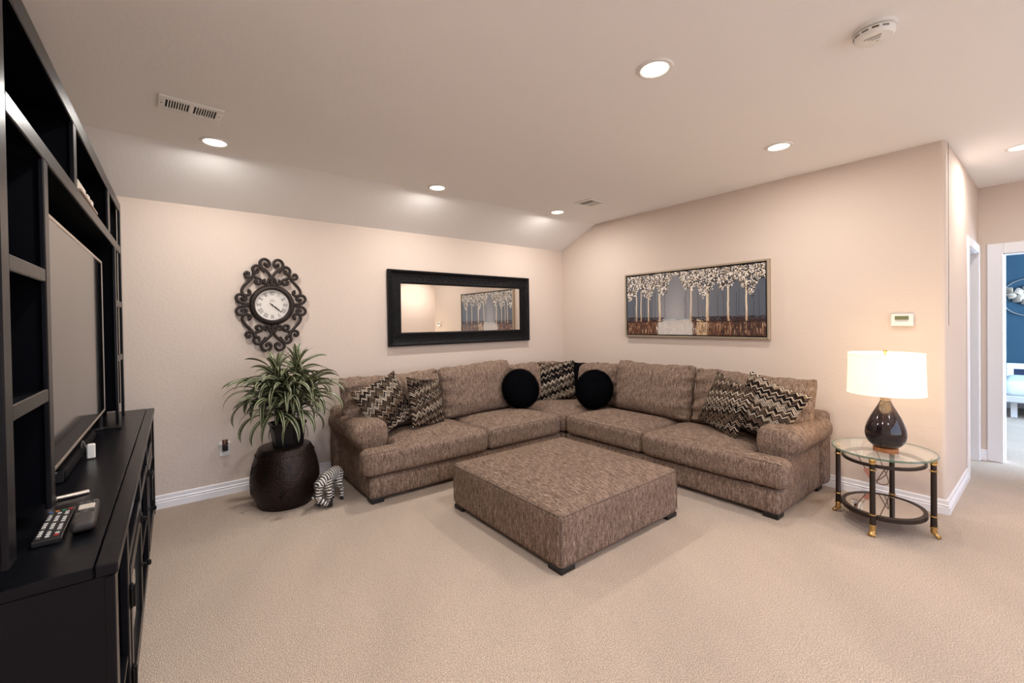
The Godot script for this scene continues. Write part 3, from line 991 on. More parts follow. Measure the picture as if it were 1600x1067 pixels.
func wall_clock():
	var o := thing("wall_clock", "dark scrolled iron wall clock with white face and Roman numerals", "clock", Vector3(-3.508, 1.546, 0))
	var iron := mat(c8(46, 35, 31), 0.55, 0.35)
	bump(iron, noise_tex(0.06, 2, 31), 0.08, 8.0)
	var ring := S()
	lathe(ring, [Vector2(0.128, 0.02), Vector2(0.134, 0.052), Vector2(0.142, 0.058), Vector2(0.160, 0.052), Vector2(0.172, 0.03), Vector2(0.170, 0.012), Vector2(0.128, 0.012), Vector2(0.128, 0.02)], 64, Transform3D(Basis(Vector3.RIGHT, PI / 2), Vector3.ZERO))
	part("bezel", done(ring), iron, o)
	var face := S()
	lathe(face, [Vector2(0, 0.014), Vector2(0.131, 0.014), Vector2(0.131, 0.026), Vector2(0, 0.026)], 56, Transform3D(Basis(Vector3.RIGHT, PI / 2), Vector3.ZERO))
	part("dial", done(face), mat(c8(226, 219, 212), 0.5), o)
	var font := SystemFont.new()
	font.font_names = PackedStringArray(["Droid Serif"])
	var ink := mat(c8(40, 34, 32), 0.6)
	var num := ["XII", "I", "II", "III", "IIII", "V", "VI", "VII", "VIII", "IX", "X", "XI"]
	for k in 12:
		var tm := TextMesh.new()
		tm.text = num[k]
		tm.font = font
		tm.font_size = 32
		tm.pixel_size = 0.00098
		tm.depth = 0.0012
		var a := -TAU * k / 12.0
		var t := part("numeral", tm, ink, o)
		t.transform = Transform3D(Basis(Vector3.BACK, a) * Basis.from_scale(Vector3(0.78, 1.25, 1)), Vector3(-sin(a) * 0.098, cos(a) * 0.098, 0.0268))
	# a small printed emblem on the dial: two fine scribbled lines
	part("dial_emblem", blocks([[Vector3(-0.016, 0.036, 0.026), Vector3(0.016, 0.040, 0.0265)], [Vector3(-0.022, 0.028, 0.026), Vector3(0.022, 0.031, 0.0265)], [Vector3(-0.012, 0.044, 0.026), Vector3(0.012, 0.047, 0.0265)]]), mat(c8(150, 142, 138), 0.6), o)
	for hd in [[0.094, 131.5, 0.034, 0.0042], [0.062, 130.0, 0.030, 0.006]]:
		var st := S()
		var xf := Transform3D(Basis(Vector3.BACK, -deg_to_rad(hd[1])), Vector3(0, 0, hd[2]))
		box(st, Vector3(0, hd[0] * 0.5 - 0.012, 0), Vector3(hd[3], hd[0] + 0.024, 0.0015), 0.0, xf)
		for q in [0.45, 0.68]:
			box(st, Vector3.ZERO, Vector3(0.011, 0.011, 0.0016), 0.0, xf * Transform3D(Basis(Vector3.BACK, PI / 4), Vector3(0, hd[0] * q, 0)))
		part("hand", done(st), ink, o)
	part("hand_hub", done_lathe_z([Vector2(0, 0.026), Vector2(0.007, 0.026), Vector2(0.006, 0.038), Vector2(0, 0.039)], 16), ink, o)
	# scrollwork, one quarter given in the plane of the wall and mirrored both ways
	var scrolls := [
		# top heart
		[[0.004, 0.17], [0.010, 0.245], [0.040, 0.288], [0.076, 0.318], [0.088, 0.350], [0.074, 0.380], [0.046, 0.388], [0.022, 0.372], [0.016, 0.345], [0.032, 0.326], [0.048, 0.338], [0.040, 0.352]],
		# second curl
		[[0.052, 0.275], [0.074, 0.305], [0.100, 0.328], [0.126, 0.325], [0.142, 0.302], [0.134, 0.276], [0.110, 0.272], [0.102, 0.290], [0.114, 0.298]],
		# outer curl and long diagonal
		[[0.176, 0.248], [0.170, 0.262], [0.184, 0.270], [0.198, 0.254], [0.190, 0.232], [0.166, 0.226], [0.142, 0.240], [0.130, 0.268]],
		[[0.128, 0.272], [0.140, 0.240], [0.172, 0.196], [0.208, 0.152], [0.222, 0.116], [0.214, 0.088], [0.190, 0.078], [0.166, 0.092], [0.166, 0.114], [0.182, 0.118]],
		# inner curl between ring and diagonal
		[[0.138, 0.238], [0.112, 0.226], [0.086, 0.214], [0.082, 0.190], [0.100, 0.176], [0.122, 0.184], [0.120, 0.204], [0.106, 0.204]],
		# inner c by the stem
		[[0.006, 0.232], [0.024, 0.218], [0.030, 0.196], [0.044, 0.180], [0.062, 0.188], [0.060, 0.208], [0.046, 0.210]],
		# side lobes
		[[0.172, 0.006], [0.214, 0.010], [0.246, 0.024], [0.262, 0.050], [0.252, 0.078], [0.226, 0.086], [0.202, 0.074], [0.192, 0.052], [0.204, 0.036], [0.220, 0.044], [0.214, 0.056]],
	]
	for sx in [1.0, -1.0]:
		for sy in [1.0, -1.0]:
			for sc in scrolls:
				var pts := []
				for q in sc:
					pts.append(Vector3(q[0] * sx, q[1] * sy, 0.028))
				var sp := spline(pts, 5)
				var rr := []
				for i in sp.size():
					var t := float(i) / (sp.size() - 1)
					rr.append(0.0118 + 0.005 * smoothstep(0.85, 1.0, t))
				part("scroll", tubed(sp, rr, 8, Vector3.BACK, 0.7), iron, o)
	part("wall_mount", block(Vector3(-0.03, -0.03, 0.0), Vector3(0.03, 0.03, 0.016)), iron, o)

func done_lathe_z(prof: Array, n := 24) -> ArrayMesh:
	var st := S()
	lathe(st, prof, n, Transform3D(Basis(Vector3.RIGHT, PI / 2), Vector3.ZERO))
	return done(st)

# a picture frame in the xy plane: profile is Vector2(inwards from the outer edge, towards the viewer)
func frame_mesh(w: float, h: float, prof: Array) -> ArrayMesh:
	var st := S()
	var c := [Vector2(-1, -1), Vector2(1, -1), Vector2(1, 1), Vector2(-1, 1)]
	for k in 4:
		var a: Vector2 = c[k]
		var b: Vector2 = c[(k + 1) % 4]
		var mid := (a + b) * 0.5
		for i in prof.size() - 1:
			var p: Vector2 = prof[i]
			var q: Vector2 = prof[i + 1]
			var A := Vector3(a.x * (w * 0.5 - p.x), a.y * (h * 0.5 - p.x), p.y)
			var B := Vector3(b.x * (w * 0.5 - p.x), b.y * (h * 0.5 - p.x), p.y)
			var C := Vector3(b.x * (w * 0.5 - q.x), b.y * (h * 0.5 - q.x), q.y)
			var D := Vector3(a.x * (w * 0.5 - q.x), a.y * (h * 0.5 - q.x), q.y)
			var e := q - p
			var nn := Vector2(-e.y, e.x)       # outward side of the profile
			quad_out(st, A, B, C, D, Vector3(-mid.x * nn.x, -mid.y * nn.x, nn.y))
	return done(st)

func wall_mirror():
	var o := thing("wall_mirror", "wide wall mirror in a deep carved black frame", "mirror", Vector3(-1.553, 1.53, 0))
	var blk := mat(c8(11, 10, 13), 0.33, 0.0, 0.28)
	bump(blk, noise_tex(0.05, 3, 44), 0.35, 7.0)
	var w := 1.85
	var h := 0.785
	part("frame", frame_mesh(w, h, [Vector2(0, 0), Vector2(0, 0.042), Vector2(0.006, 0.05), Vector2(0.018, 0.05), Vector2(0.026, 0.044), Vector2(0.04, 0.036), Vector2(0.07, 0.03), Vector2(0.1, 0.031), Vector2(0.122, 0.036), Vector2(0.132, 0.034), Vector2(0.138, 0.024), Vector2(0.142, 0.016)]), blk, o)
	part("mirror_glass", block(Vector3(-w * 0.5 + 0.13, -h * 0.5 + 0.13, 0.01), Vector3(w * 0.5 - 0.13, h * 0.5 - 0.13, 0.018)), M.mirror, o)
	# carved relief: rosettes along the hollow, beads along the outer rim
	var st := S()
	var bead := [Vector2(0, 0.007), Vector2(0.005, 0.0055), Vector2(0.008, 0.002), Vector2(0.009, 0)]
	bead.reverse()
	var per := [[Vector2(-1, 0), Vector2(0, 1), w, h], [Vector2(1, 0), Vector2(0, 1), w, h], [Vector2(0, 1), Vector2(1, 0), w, h], [Vector2(0, -1), Vector2(1, 0), w, h]]
	for pr in per:
		var side: Vector2 = pr[0]
		var along: Vector2 = pr[1]
		var len := absf(along.x) * w + absf(along.y) * h
		var n := int(len / 0.048)
		for i in n:
			var t := (i + 0.5) / n - 0.5
			var c := side * Vector2(w, h) * 0.5 + along * t * len
			var p := c - side * 0.012
			lathe(st, bead, 8, Transform3D(Basis(Vector3.RIGHT, PI / 2).scaled(Vector3(0.9, 0.9, 0.9)), Vector3(p.x, p.y, 0.048)), 1, 1, 200)
		n = int((len - 0.16) / 0.062)
		for i in n:
			var t := (i + 0.5) / n - 0.5
			for row in 2:
				var c := side * Vector2(w, h) * 0.5 + along * (t * (len - 0.16) + (0.03 if row else 0.0))
				var p := c - side * (0.06 + row * 0.034)
				var a := 0.8 if (i + row) % 2 else -0.8
				lathe(st, bead, 9, Transform3D(Basis(Vector3.BACK, a + (PI / 2 if along.y != 0 else 0.0)) * Basis(Vector3.RIGHT, PI / 2), Vector3(p.x, p.y, 0.0285)), 2.6, 1.0, 200)
	var orn := part("carving", done(st), blk, o)
	orn.set_meta("kind", "stuff")

func painting_image() -> ImageTexture:
	var w := 1280
	var h := 560
	var im := Image.create(w, h, false, Image.FORMAT_RGB8)
	var r := RandomNumberGenerator.new()
	r.seed = 5
	for x in w:
		var u := float(x) / w
		var mist := exp(-pow((u - 0.41) / 0.12, 2.0))
		for y in range(0, h, 2):
			var v := float(y) / h
			var c := c8(128, 128, 134).lerp(c8(88, 94, 106), clampf(absf(u - 0.45) * 2.0, 0, 1))
			c = c.lerp(c8(172, 168, 170), mist * clampf(v * 1.6, 0.25, 1.0))
			c = c.lerp(c8(60, 58, 68), clampf(0.5 - v * 1.6, 0.0, 0.6) * (1.0 - mist))
			im.fill_rect(Rect2i(x, y, 1, 2), c.darkened(r.randf() * 0.08))
	# far thin trunks
	for u in [0.055, 0.075, 0.105, 0.155, 0.205, 0.222, 0.245, 0.325, 0.478, 0.488, 0.575, 0.708, 0.745, 0.83, 0.845, 0.93, 0.96]:
		var x: float = u * w
		var top := r.randf_range(0.3, 0.42)
		for y in range(int(top * h), int(0.78 * h)):
			x += r.randf_range(-0.5, 0.5)
			im.fill_rect(Rect2i(int(x), y, r.randi_range(2, 4), 1), c8(44, 38, 40).lerp(c8(80, 74, 76), r.randf() * 0.6))
	# water and bank
	for x in w:
		var u := float(x) / w
		var y0 := int((0.765 + 0.008 * sin(u * 21.0) + r.randf() * 0.006) * h)
		var warm := [c8(96, 56, 38), c8(58, 36, 31), c8(128, 80, 54), c8(42, 30, 31), c8(150, 106, 76)]
		var c: Color = warm[r.randi_range(0, 4)]
		if u > 0.27 and u < 0.535:
			c = c8(206, 196, 188).lerp(c8(186, 180, 178), r.randf())
		elif u >= 0.565 and u < 0.64:
			c = c8(196, 158, 116).lerp(c8(206, 186, 160), r.randf())
		elif u >= 0.8:
			c = c.lerp(c8(50, 38, 40), 0.55)
		var y := y0
		while y < h:
			var k := r.randi_range(10, 60)
			im.fill_rect(Rect2i(x, y, r.randi_range(1, 4), k), c.lerp(c8(90, 60, 48), r.randf() * 0.35 if u < 0.25 or u > 0.64 else r.randf() * 0.06))
			y += k
	for k in 700:      # broken reflections let down into the water
		var u := r.randf()
		var c := c8(206, 178, 146) if r.randf() < 0.35 else c8(44, 30, 30)
		if u > 0.25 and u < 0.56:
			c = c8(216, 208, 202)
		im.fill_rect(Rect2i(int(u * w), int(r.randf_range(0.80, 0.96) * h), r.randi_range(1, 5), r.randi_range(8, 46)), c.lerp(c8(130, 84, 58), r.randf() * 0.7 if u < 0.25 or u > 0.56 else 0.05))
	for k in 900:
		var u := r.randf()
		if u > 0.3 and u < 0.52:
			im.fill_rect(Rect2i(int(u * w), int(r.randf_range(0.75, 0.765) * h), r.randi_range(10, 30), 2), c8(120, 140, 150).lerp(c8(214, 210, 206), r.randf()))
		else:
			im.fill_rect(Rect2i(int(u * w), int(r.randf_range(0.715, 0.80) * h), r.randi_range(8, 30), r.randi_range(3, 7)), c8(30, 22, 26).lerp(c8(66, 46, 44), r.randf()))
	# pale trunks
	for t in [[0.085, 13], [0.128, 10], [0.19, 12], [0.282, 21], [0.528, 14], [0.640, 23], [0.778, 15], [0.888, 14]]:
		var x: float = t[0] * w
		for y in range(int(0.26 * h), int(0.79 * h)):
			var wide: float = t[1] * (0.65 + 0.6 * float(y) / h)
			x += r.randf_range(-0.35, 0.35)
			for q in 5:
				var f := float(q) / 5.0
				var low := clampf((float(y) / h - 0.6) * 5.0, 0, 1)
				var c := c8(236, 224, 202).lerp(c8(168, 138, 104), r.randf() * (0.3 + f * 0.6)).lerp(c8(140, 92, 52), low * r.randf())
				im.fill_rect(Rect2i(int(x - wide * 0.5 + f * wide), y, int(wide / 5.0) + 1, 1), c)
	# blossom canopies
	for k in 6400:
		var u := r.randf()
		var lim := 0.40 if u < 0.31 else (0.40 - (u - 0.31) * 4.2 if u < 0.38 else (0.06 if u < 0.42 else (0.06 + (u - 0.42) * 3.4 if u < 0.53 else (0.42 if u < 0.66 else 0.36 + 0.06 * sin(u * 30.0)))))
		lim *= 0.82 + 0.22 * sin(u * 43.0) + 0.10 * sin(u * 97.0)
		var v := r.randf() * lim
		if r.randf() > 1.15 - 0.55 * v / maxf(lim, 0.01):
			continue
		var pick := r.randf()
		var c := c8(240, 232, 222)
		if pick < 0.33:
			c = c8(30, 24, 27)
		elif pick < 0.52:
			c = c8(150, 132, 116)
		elif pick < 0.60:
			c = c8(186, 160, 124)
		var s := r.randi_range(5, 12)
		im.fill_rect(Rect2i(int(u * w), int(v * h), s, r.randi_range(4, 9)), c)
		im.fill_rect(Rect2i(int(u * w) + s / 3, int(v * h) - 2, s / 2 + 1, r.randi_range(6, 11)), c)
	# signature scrawl at the lower right
	for k in 26:
		im.fill_rect(Rect2i(int((0.935 + k * 0.0018) * w), int((0.93 + 0.018 * sin(k * 1.7)) * h), 2, 3), c8(176, 120, 96))
	return ImageTexture.create_from_image(im)

func wall_painting():
	var o := thing("framed_painting", "wide painting of pale blossoming trees by water, thin champagne frame", "painting", Vector3(0, 1.543, 1.84), -PI / 2)
	var w := 1.545
	var h := 0.715
	part("frame", frame_mesh(w, h, [Vector2(0, 0), Vector2(0, 0.042), Vector2(0.003, 0.046), Vector2(0.016, 0.046), Vector2(0.018, 0.043), Vector2(0.018, 0.02)]), M.champagne, o)
	part("shadow_gap", block(Vector3(-w * 0.5 + 0.01, -h * 0.5 + 0.01, 0.004), Vector3(w * 0.5 - 0.01, h * 0.5 - 0.01, 0.022)), M.dark, o)
	var a := Vector2(w * 0.5 - 0.03, h * 0.5 - 0.03)
	var st := S()
	st.set_smooth_group(-1)
	var c := [Vector3(-a.x, -a.y, 0.036), Vector3(a.x, -a.y, 0.036), Vector3(a.x, a.y, 0.036), Vector3(-a.x, a.y, 0.036)]
	var uv := [Vector2(0, 1), Vector2(1, 1), Vector2(1, 0), Vector2(0, 0)]
	for k in [0, 2, 1, 0, 3, 2]:
		st.set_uv(uv[k])
		st.add_vertex(c[k])
	for k in 4:
		var A: Vector3 = c[k]
		var B: Vector3 = c[(k + 1) % 4]
		var dz := Vector3(0, 0, -0.016)
		st.set_uv(uv[k])
		quad_out(st, A, B, B + dz, A + dz, (A + B) * Vector3(1, 1, 0))
	var pm := mat(Color.WHITE, 0.45, 0, 0.4)
	pm.albedo_texture = painting_image()
	pm.heightmap_enabled = true
	pm.heightmap_texture = pm.albedo_texture
	pm.heightmap_scale = 0.12
	part("canvas", done(st), pm, o)

func wall_fittings():
	var t := thing("thermostat", "small white thermostat with a grey-green display", "thermostat", Vector3(0, 1.346, 3.489), -PI / 2)
	part("case", block(Vector3(-0.062, -0.045, 0), Vector3(0.062, 0.045, 0.026), 0.005), M.white_plastic, t)
	part("display", block(Vector3(-0.038, 0.002, 0.025), Vector3(0.038, 0.030, 0.0268)), mat(c8(120, 124, 92), 0.25), t)
	part("display_line", block(Vector3(-0.038, 0.002, 0.0266), Vector3(0.038, 0.006, 0.0272)), mat(c8(84, 86, 62), 0.3), t)
	part("button_row", block(Vector3(-0.036, -0.008, 0.025), Vector3(0.036, -0.004, 0.0268)), M.grey_plastic, t)
	outlet("wall_outlet", "white wall outlet low on the clock wall, scent diffuser plugged in", Vector3(-3.868, 0.375, 0), 0.0)
	var f := thing("scent_diffuser", "dark plug-in scent diffuser with two brown bottles in the outlet", "diffuser", Vector3(-3.866, 0.375, 0.006))
	part("body", blocks([[Vector3(-0.019, -0.012, 0.0), Vector3(0.019, 0.034, 0.045)]], 0.006), M.dark, f)
	part("side_tab", block(Vector3(-0.042, 0.032, 0.004), Vector3(-0.02, 0.050, 0.02), 0.004), M.white_plastic, f)
	part("side_tab", block(Vector3(0.02, 0.036, 0.004), Vector3(0.034, 0.054, 0.02), 0.004), M.white_plastic, f)
	var amber := mat(c8(84, 34, 18), 0.15)
	for s in [-1.0, 1.0]:
		part("scent_bottle", lathed([Vector2(0, 0.034), Vector2(0.0085, 0.034), Vector2(0.009, 0.07), Vector2(0.006, 0.078), Vector2(0, 0.079)], 16), amber, f, Vector3(s * 0.0105, 0.0, 0.024))
	outlet("wall_outlet", "white wall outlet behind the glass end table", Vector3(0, 0.362, 3.215), -PI / 2)

func outlet(called: String, label: String, at: Vector3, turn: float):
	var o := thing(called, label, "outlet", at, turn, "white wall outlets")
	part("plate", block(Vector3(-0.036, -0.058, 0), Vector3(0.036, 0.058, 0.006), 0.002), M.white_plastic, o)
	for s in [-1.0, 1.0]:
		var k := part("socket", block(Vector3(-0.016, s * 0.02 - 0.014, 0.005), Vector3(0.016, s * 0.02 + 0.014, 0.0075), 0.002), M.white_plastic, o)
		part("slot", blocks([[Vector3(-0.007, s * 0.02 - 0.004, 0.0074), Vector3(-0.005, s * 0.02 + 0.006, 0.0079)], [Vector3(0.005, s * 0.02 - 0.004, 0.0074), Vector3(0.007, s * 0.02 + 0.005, 0.0079)]]), M.dark, k)

# ------------------------------------------------------------------ black media cabinet

const CX := -4.30          # front of the console
const CT := 0.77           # its top

func media_console():
	var o := thing("media_console", "long black media console along the left wall, iron knobs and hinges", "cabinet")
	var z0 := 0.04
	var z1 := 2.705
	var xb := XL + 0.02
	part("top", block(Vector3(xb, CT - 0.03, z0), Vector3(CX - 0.047, CT, z1), 0.002), M.lacquer, o)
	part("top_edge", block(Vector3(CX - 0.045, CT - 0.032, z0), Vector3(CX, CT, z1), 0.004), M.lacquer, o)
	part("side_panel", block(Vector3(xb, 0.0, z1 - 0.025), Vector3(CX - 0.02, CT - 0.031, z1 - 0.004), 0.002), M.lacquer, o)
	part("side_panel", block(Vector3(xb, 0.0, z0 + 0.004), Vector3(CX - 0.02, CT - 0.031, z0 + 0.025), 0.002), M.lacquer, o)
	part("back_panel", block(Vector3(xb, 0.06, z0 + 0.03), Vector3(xb + 0.012, CT - 0.035, z1 - 0.03)), M.lacquer_inside, o)
	part("bottom_panel", block(Vector3(xb + 0.012, 0.075, z0 + 0.026), Vector3(CX - 0.022, 0.095, z1 - 0.026)), M.lacquer_inside, o)
	var fx := CX - 0.006
	for z in [[z1 - 0.064, z1 - 0.002], [2.295, 2.352], [1.64, 1.70], [1.04, 1.10], [0.42, 0.48], [z0 + 0.002, z0 + 0.064]]:
		part("stile", block(Vector3(fx - 0.022, 0.0 if z[1] > 2.6 or z[0] < 0.1 else 0.062, z[0]), Vector3(fx, CT - 0.034, z[1]), 0.003), M.lacquer, o)
	part("rail", block(Vector3(fx - 0.02, CT - 0.068, z0 + 0.066), Vector3(fx - 0.001, CT - 0.034, z1 - 0.066), 0.003), M.lacquer, o)
	part("rail", block(Vector3(fx - 0.02, 0.05, z0 + 0.066), Vector3(fx - 0.001, 0.1, z1 - 0.066), 0.003), M.lacquer, o)
	part("rail", block(Vector3(fx - 0.02, 0.575, 0.482), Vector3(fx - 0.001, 0.612, 2.293), 0.003), M.lacquer, o)
	for z in [[2.353, z1 - 0.03], [1.102, 1.638], [z0 + 0.03, 0.418]]:
		part("shelf", block(Vector3(xb + 0.013, 0.30, z[0]), Vector3(fx - 0.004, 0.322, z[1]), 0.002), M.lacquer, o)
	part("slot_floor", block(Vector3(xb + 0.013, 0.585, 0.482), Vector3(fx - 0.024, 0.6, 2.293)), M.lacquer_inside, o)
	for z in [2.32, 1.67, 1.07, 0.45]:
		part("partition", block(Vector3(xb + 0.013, 0.096, z - 0.008), Vector3(fx - 0.024, 0.584, z + 0.008)), M.lacquer_inside, o)
	# framed doors, each with a pane, hinges and a knob
	for d in [[1.705, 2.29, 1], [0.485, 1.035, -1]]:
		var a: float = d[0]
		var b: float = d[1]
		var x0 := fx - 0.018
		var x1 := fx + 0.003
		var dr := part("door", blocks([[Vector3(x0, 0.105, a), Vector3(x1, 0.57, a + 0.055)], [Vector3(x0, 0.105, b - 0.055), Vector3(x1, 0.57, b)], [Vector3(x0, 0.105, a + 0.055), Vector3(x1, 0.16, b - 0.055)], [Vector3(x0, 0.515, a + 0.055), Vector3(x1, 0.57, b - 0.055)]], 0.003), M.lacquer, o)
		part("pane", block(Vector3(x0 + 0.006, 0.155, a + 0.05), Vector3(x0 + 0.010, 0.52, b - 0.05)), M.glass, dr)
		var hz := b - 0.012 if d[2] > 0 else a + 0.012
		for y in [0.475, 0.2]:
			part("hinge", blocks([[Vector3(x1 - 0.001, y - 0.035, hz - 0.014), Vector3(x1 + 0.004, y + 0.035, hz + 0.03)], [Vector3(x1, y - 0.037, hz + 0.005), Vector3(x1 + 0.011, y + 0.037, hz + 0.016)]], 0.002), M.iron, dr)
		var kz := a + 0.028 if d[2] > 0 else b - 0.028
		var st := S()
		lathe(st, [Vector2(0.0, 0), Vector2(0.012, 0), Vector2(0.012, 0.003), Vector2(0.0045, 0.005), Vector2(0.0045, 0.016), Vector2(0.011, 0.021), Vector2(0.012, 0.027), Vector2(0.008, 0.031), Vector2(0, 0.032)], 16, Transform3D(Basis(Vector3.BACK, -PI / 2), Vector3(x1, 0.34, kz)))
		part("knob", done(st), M.iron, dr)
		part("latch", blocks([[Vector3(x1 - 0.001, 0.525, kz - 0.02), Vector3(x1 + 0.005, 0.56, kz + 0.02)], [Vector3(x1 + 0.004, 0.53, kz - 0.008), Vector3(x1 + 0.02, 0.545, kz + 0.008)]], 0.002), M.iron, dr)

func hutch():
	# local axes: x = 0 is the front frame, z runs along the wall; set a touch askew on the console
	var o := thing("hutch", "tall black open hutch standing on the media console round the television", "hutch", Vector3(-4.4535, 0, 0), -0.0077)
	var z0 := 0.161
	var z1 := 2.755
	var xb := -0.335
	var yb := 0.847
	var yt := 2.228
	part("plinth", blocks([[Vector3(xb, CT, z0 + 0.02), Vector3(-0.09, yb, z0 + 0.05)], [Vector3(xb, CT, z1 - 0.09), Vector3(-0.09, yb, z1 - 0.06)], [Vector3(xb, CT, z0 + 0.05), Vector3(xb + 0.02, yb, z1 - 0.09)]]), M.lacquer_inside, o)
	part("side_panel", block(Vector3(xb, yb, z1 - 0.022), Vector3(-0.021, yt - 0.03, z1 - 0.002), 0.002), M.lacquer, o)
	part("side_panel", block(Vector3(xb, yb, z0 + 0.002), Vector3(-0.021, yt - 0.03, z0 + 0.022), 0.002), M.lacquer, o)
	part("top", block(Vector3(xb, yt - 0.03, z0), Vector3(-0.021, yt - 0.004, z1), 0.002), M.lacquer, o)
	part("back_panel", block(Vector3(xb, yb, z0 + 0.023), Vector3(xb + 0.01, yt - 0.032, z1 - 0.023)), M.lacquer_inside, o)
	var x0 := -0.014
	for z in [[z1 - 0.06, z1], [2.291, 2.344], [0.50, 0.560], [z0, z0 + 0.055]]:
		var outer: bool = z[1] > 2.7 or z[0] < 0.2
		var foot: float = CT if z[0] < 1.0 else yb - 0.015
		part("stile", block(Vector3(x0, foot, z[0]), Vector3(0, yt if outer else 1.875, z[1]), 0.003), M.lacquer, o)
		if not outer:
			part("partition", block(Vector3(xb + 0.011, yb, z[0] + 0.018), Vector3(x0 - 0.001, 1.875, z[0] + 0.036)), M.lacquer_inside, o)
	part("top_rail", block(Vector3(x0, 2.166, z0 + 0.056), Vector3(0, yt, z1 - 0.061), 0.003), M.lacquer, o)
	part("middle_rail", block(Vector3(x0, 1.876, z0 + 0.056), Vector3(0, 1.926, z1 - 0.061), 0.003), M.lacquer, o)
	part("shelf", block(Vector3(xb + 0.011, 1.899, z0 + 0.024), Vector3(x0 - 0.001, 1.921, z1 - 0.024)), M.lacquer_inside, o)
	for z in [[1.794, 1.857], [0.761, 0.842]]:
		part("stile", block(Vector3(x0, 1.927, z[0]), Vector3(0, 2.165, z[1]), 0.003), M.lacquer, o)
		part("partition", block(Vector3(xb + 0.011, 1.922, z[0] + 0.02), Vector3(x0 - 0.001, 2.19, z[0] + 0.04)), M.lacquer_inside, o)
	for b in [[2.345, z1 - 0.061], [z0 + 0.056, 0.499]]:
		for y in [1.508, 1.153]:
			part("shelf_rail", block(Vector3(x0, y, b[0]), Vector3(-0.001, y + 0.039, b[1]), 0.003), M.lacquer, o)
			part("shelf", block(Vector3(xb + 0.011, y + 0.012, b[0] - 0.02), Vector3(x0 - 0.001, y + 0.034, b[1] + 0.02)), M.lacquer_inside, o)

func television():
	var o := thing("television", "large flat television in the black hutch, screen reflecting the room", "television")
	var x0 := -4.545
	var x1 := -4.506
	var z0 := 0.70
	var z1 := 2.15
	var y0 := 0.882
	var y1 := 1.762
	part("back_shell", block(Vector3(x0, y0 + 0.004, z0 + 0.004), Vector3(x1 - 0.012, y1 - 0.004, z1 - 0.004), 0.006), M.dark, o)
	var rim := mat(c8(196, 184, 172), 0.35, 0.8)
	part("bezel", blocks([[Vector3(x1 - 0.011, y0, z0), Vector3(x1 + 0.002, y0 + 0.012, z1)], [Vector3(x1 - 0.011, y1 - 0.014, z0), Vector3(x1 + 0.002, y1, z1)], [Vector3(x1 - 0.011, y0 + 0.012, z0), Vector3(x1 + 0.002, y1 - 0.009, z0 + 0.007)], [Vector3(x1 - 0.011, y0 + 0.012, z1 - 0.007), Vector3(x1 + 0.002, y1 - 0.009, z1)]], 0.001), rim, o)
	var glossy := mat(c8(10, 10, 12), 0.07, 0, 0.75)
	part("screen", block(Vector3(x1 - 0.011, y0 + 0.012, z0 + 0.007), Vector3(x1, y1 - 0.009, z1 - 0.007)), glossy, o)
	for f in [[z0 + 0.02, 1], [z1 - 0.10, -1]]:
		var apex := Vector3(x0 + 0.02, y0 + 0.01, f[0])
		var m := CT + 0.008
		var st := S()
		tube(st, [apex, Vector3(apex.x, m + 0.02, apex.z), Vector3(apex.x, m, apex.z)], 0.010, 8, Vector3.RIGHT)
		tube(st, [Vector3(apex.x + 0.0, m, apex.z), Vector3(apex.x + 0.06, m, apex.z + 0.015 * f[1]), Vector3(apex.x + 0.095, m - 0.001, apex.z + 0.03 * f[1])], 0.008, 8, Vector3.UP, 0.9)
		tube(st, [Vector3(apex.x + 0.02, m, apex.z), Vector3(apex.x - 0.07, m - 0.001, apex.z + (0.05 if f[1] > 0 else -0.03))], 0.008, 8, Vector3.UP, 0.9)
		part("foot", done(st), rim if f[1] < 0 else M.dark, o)

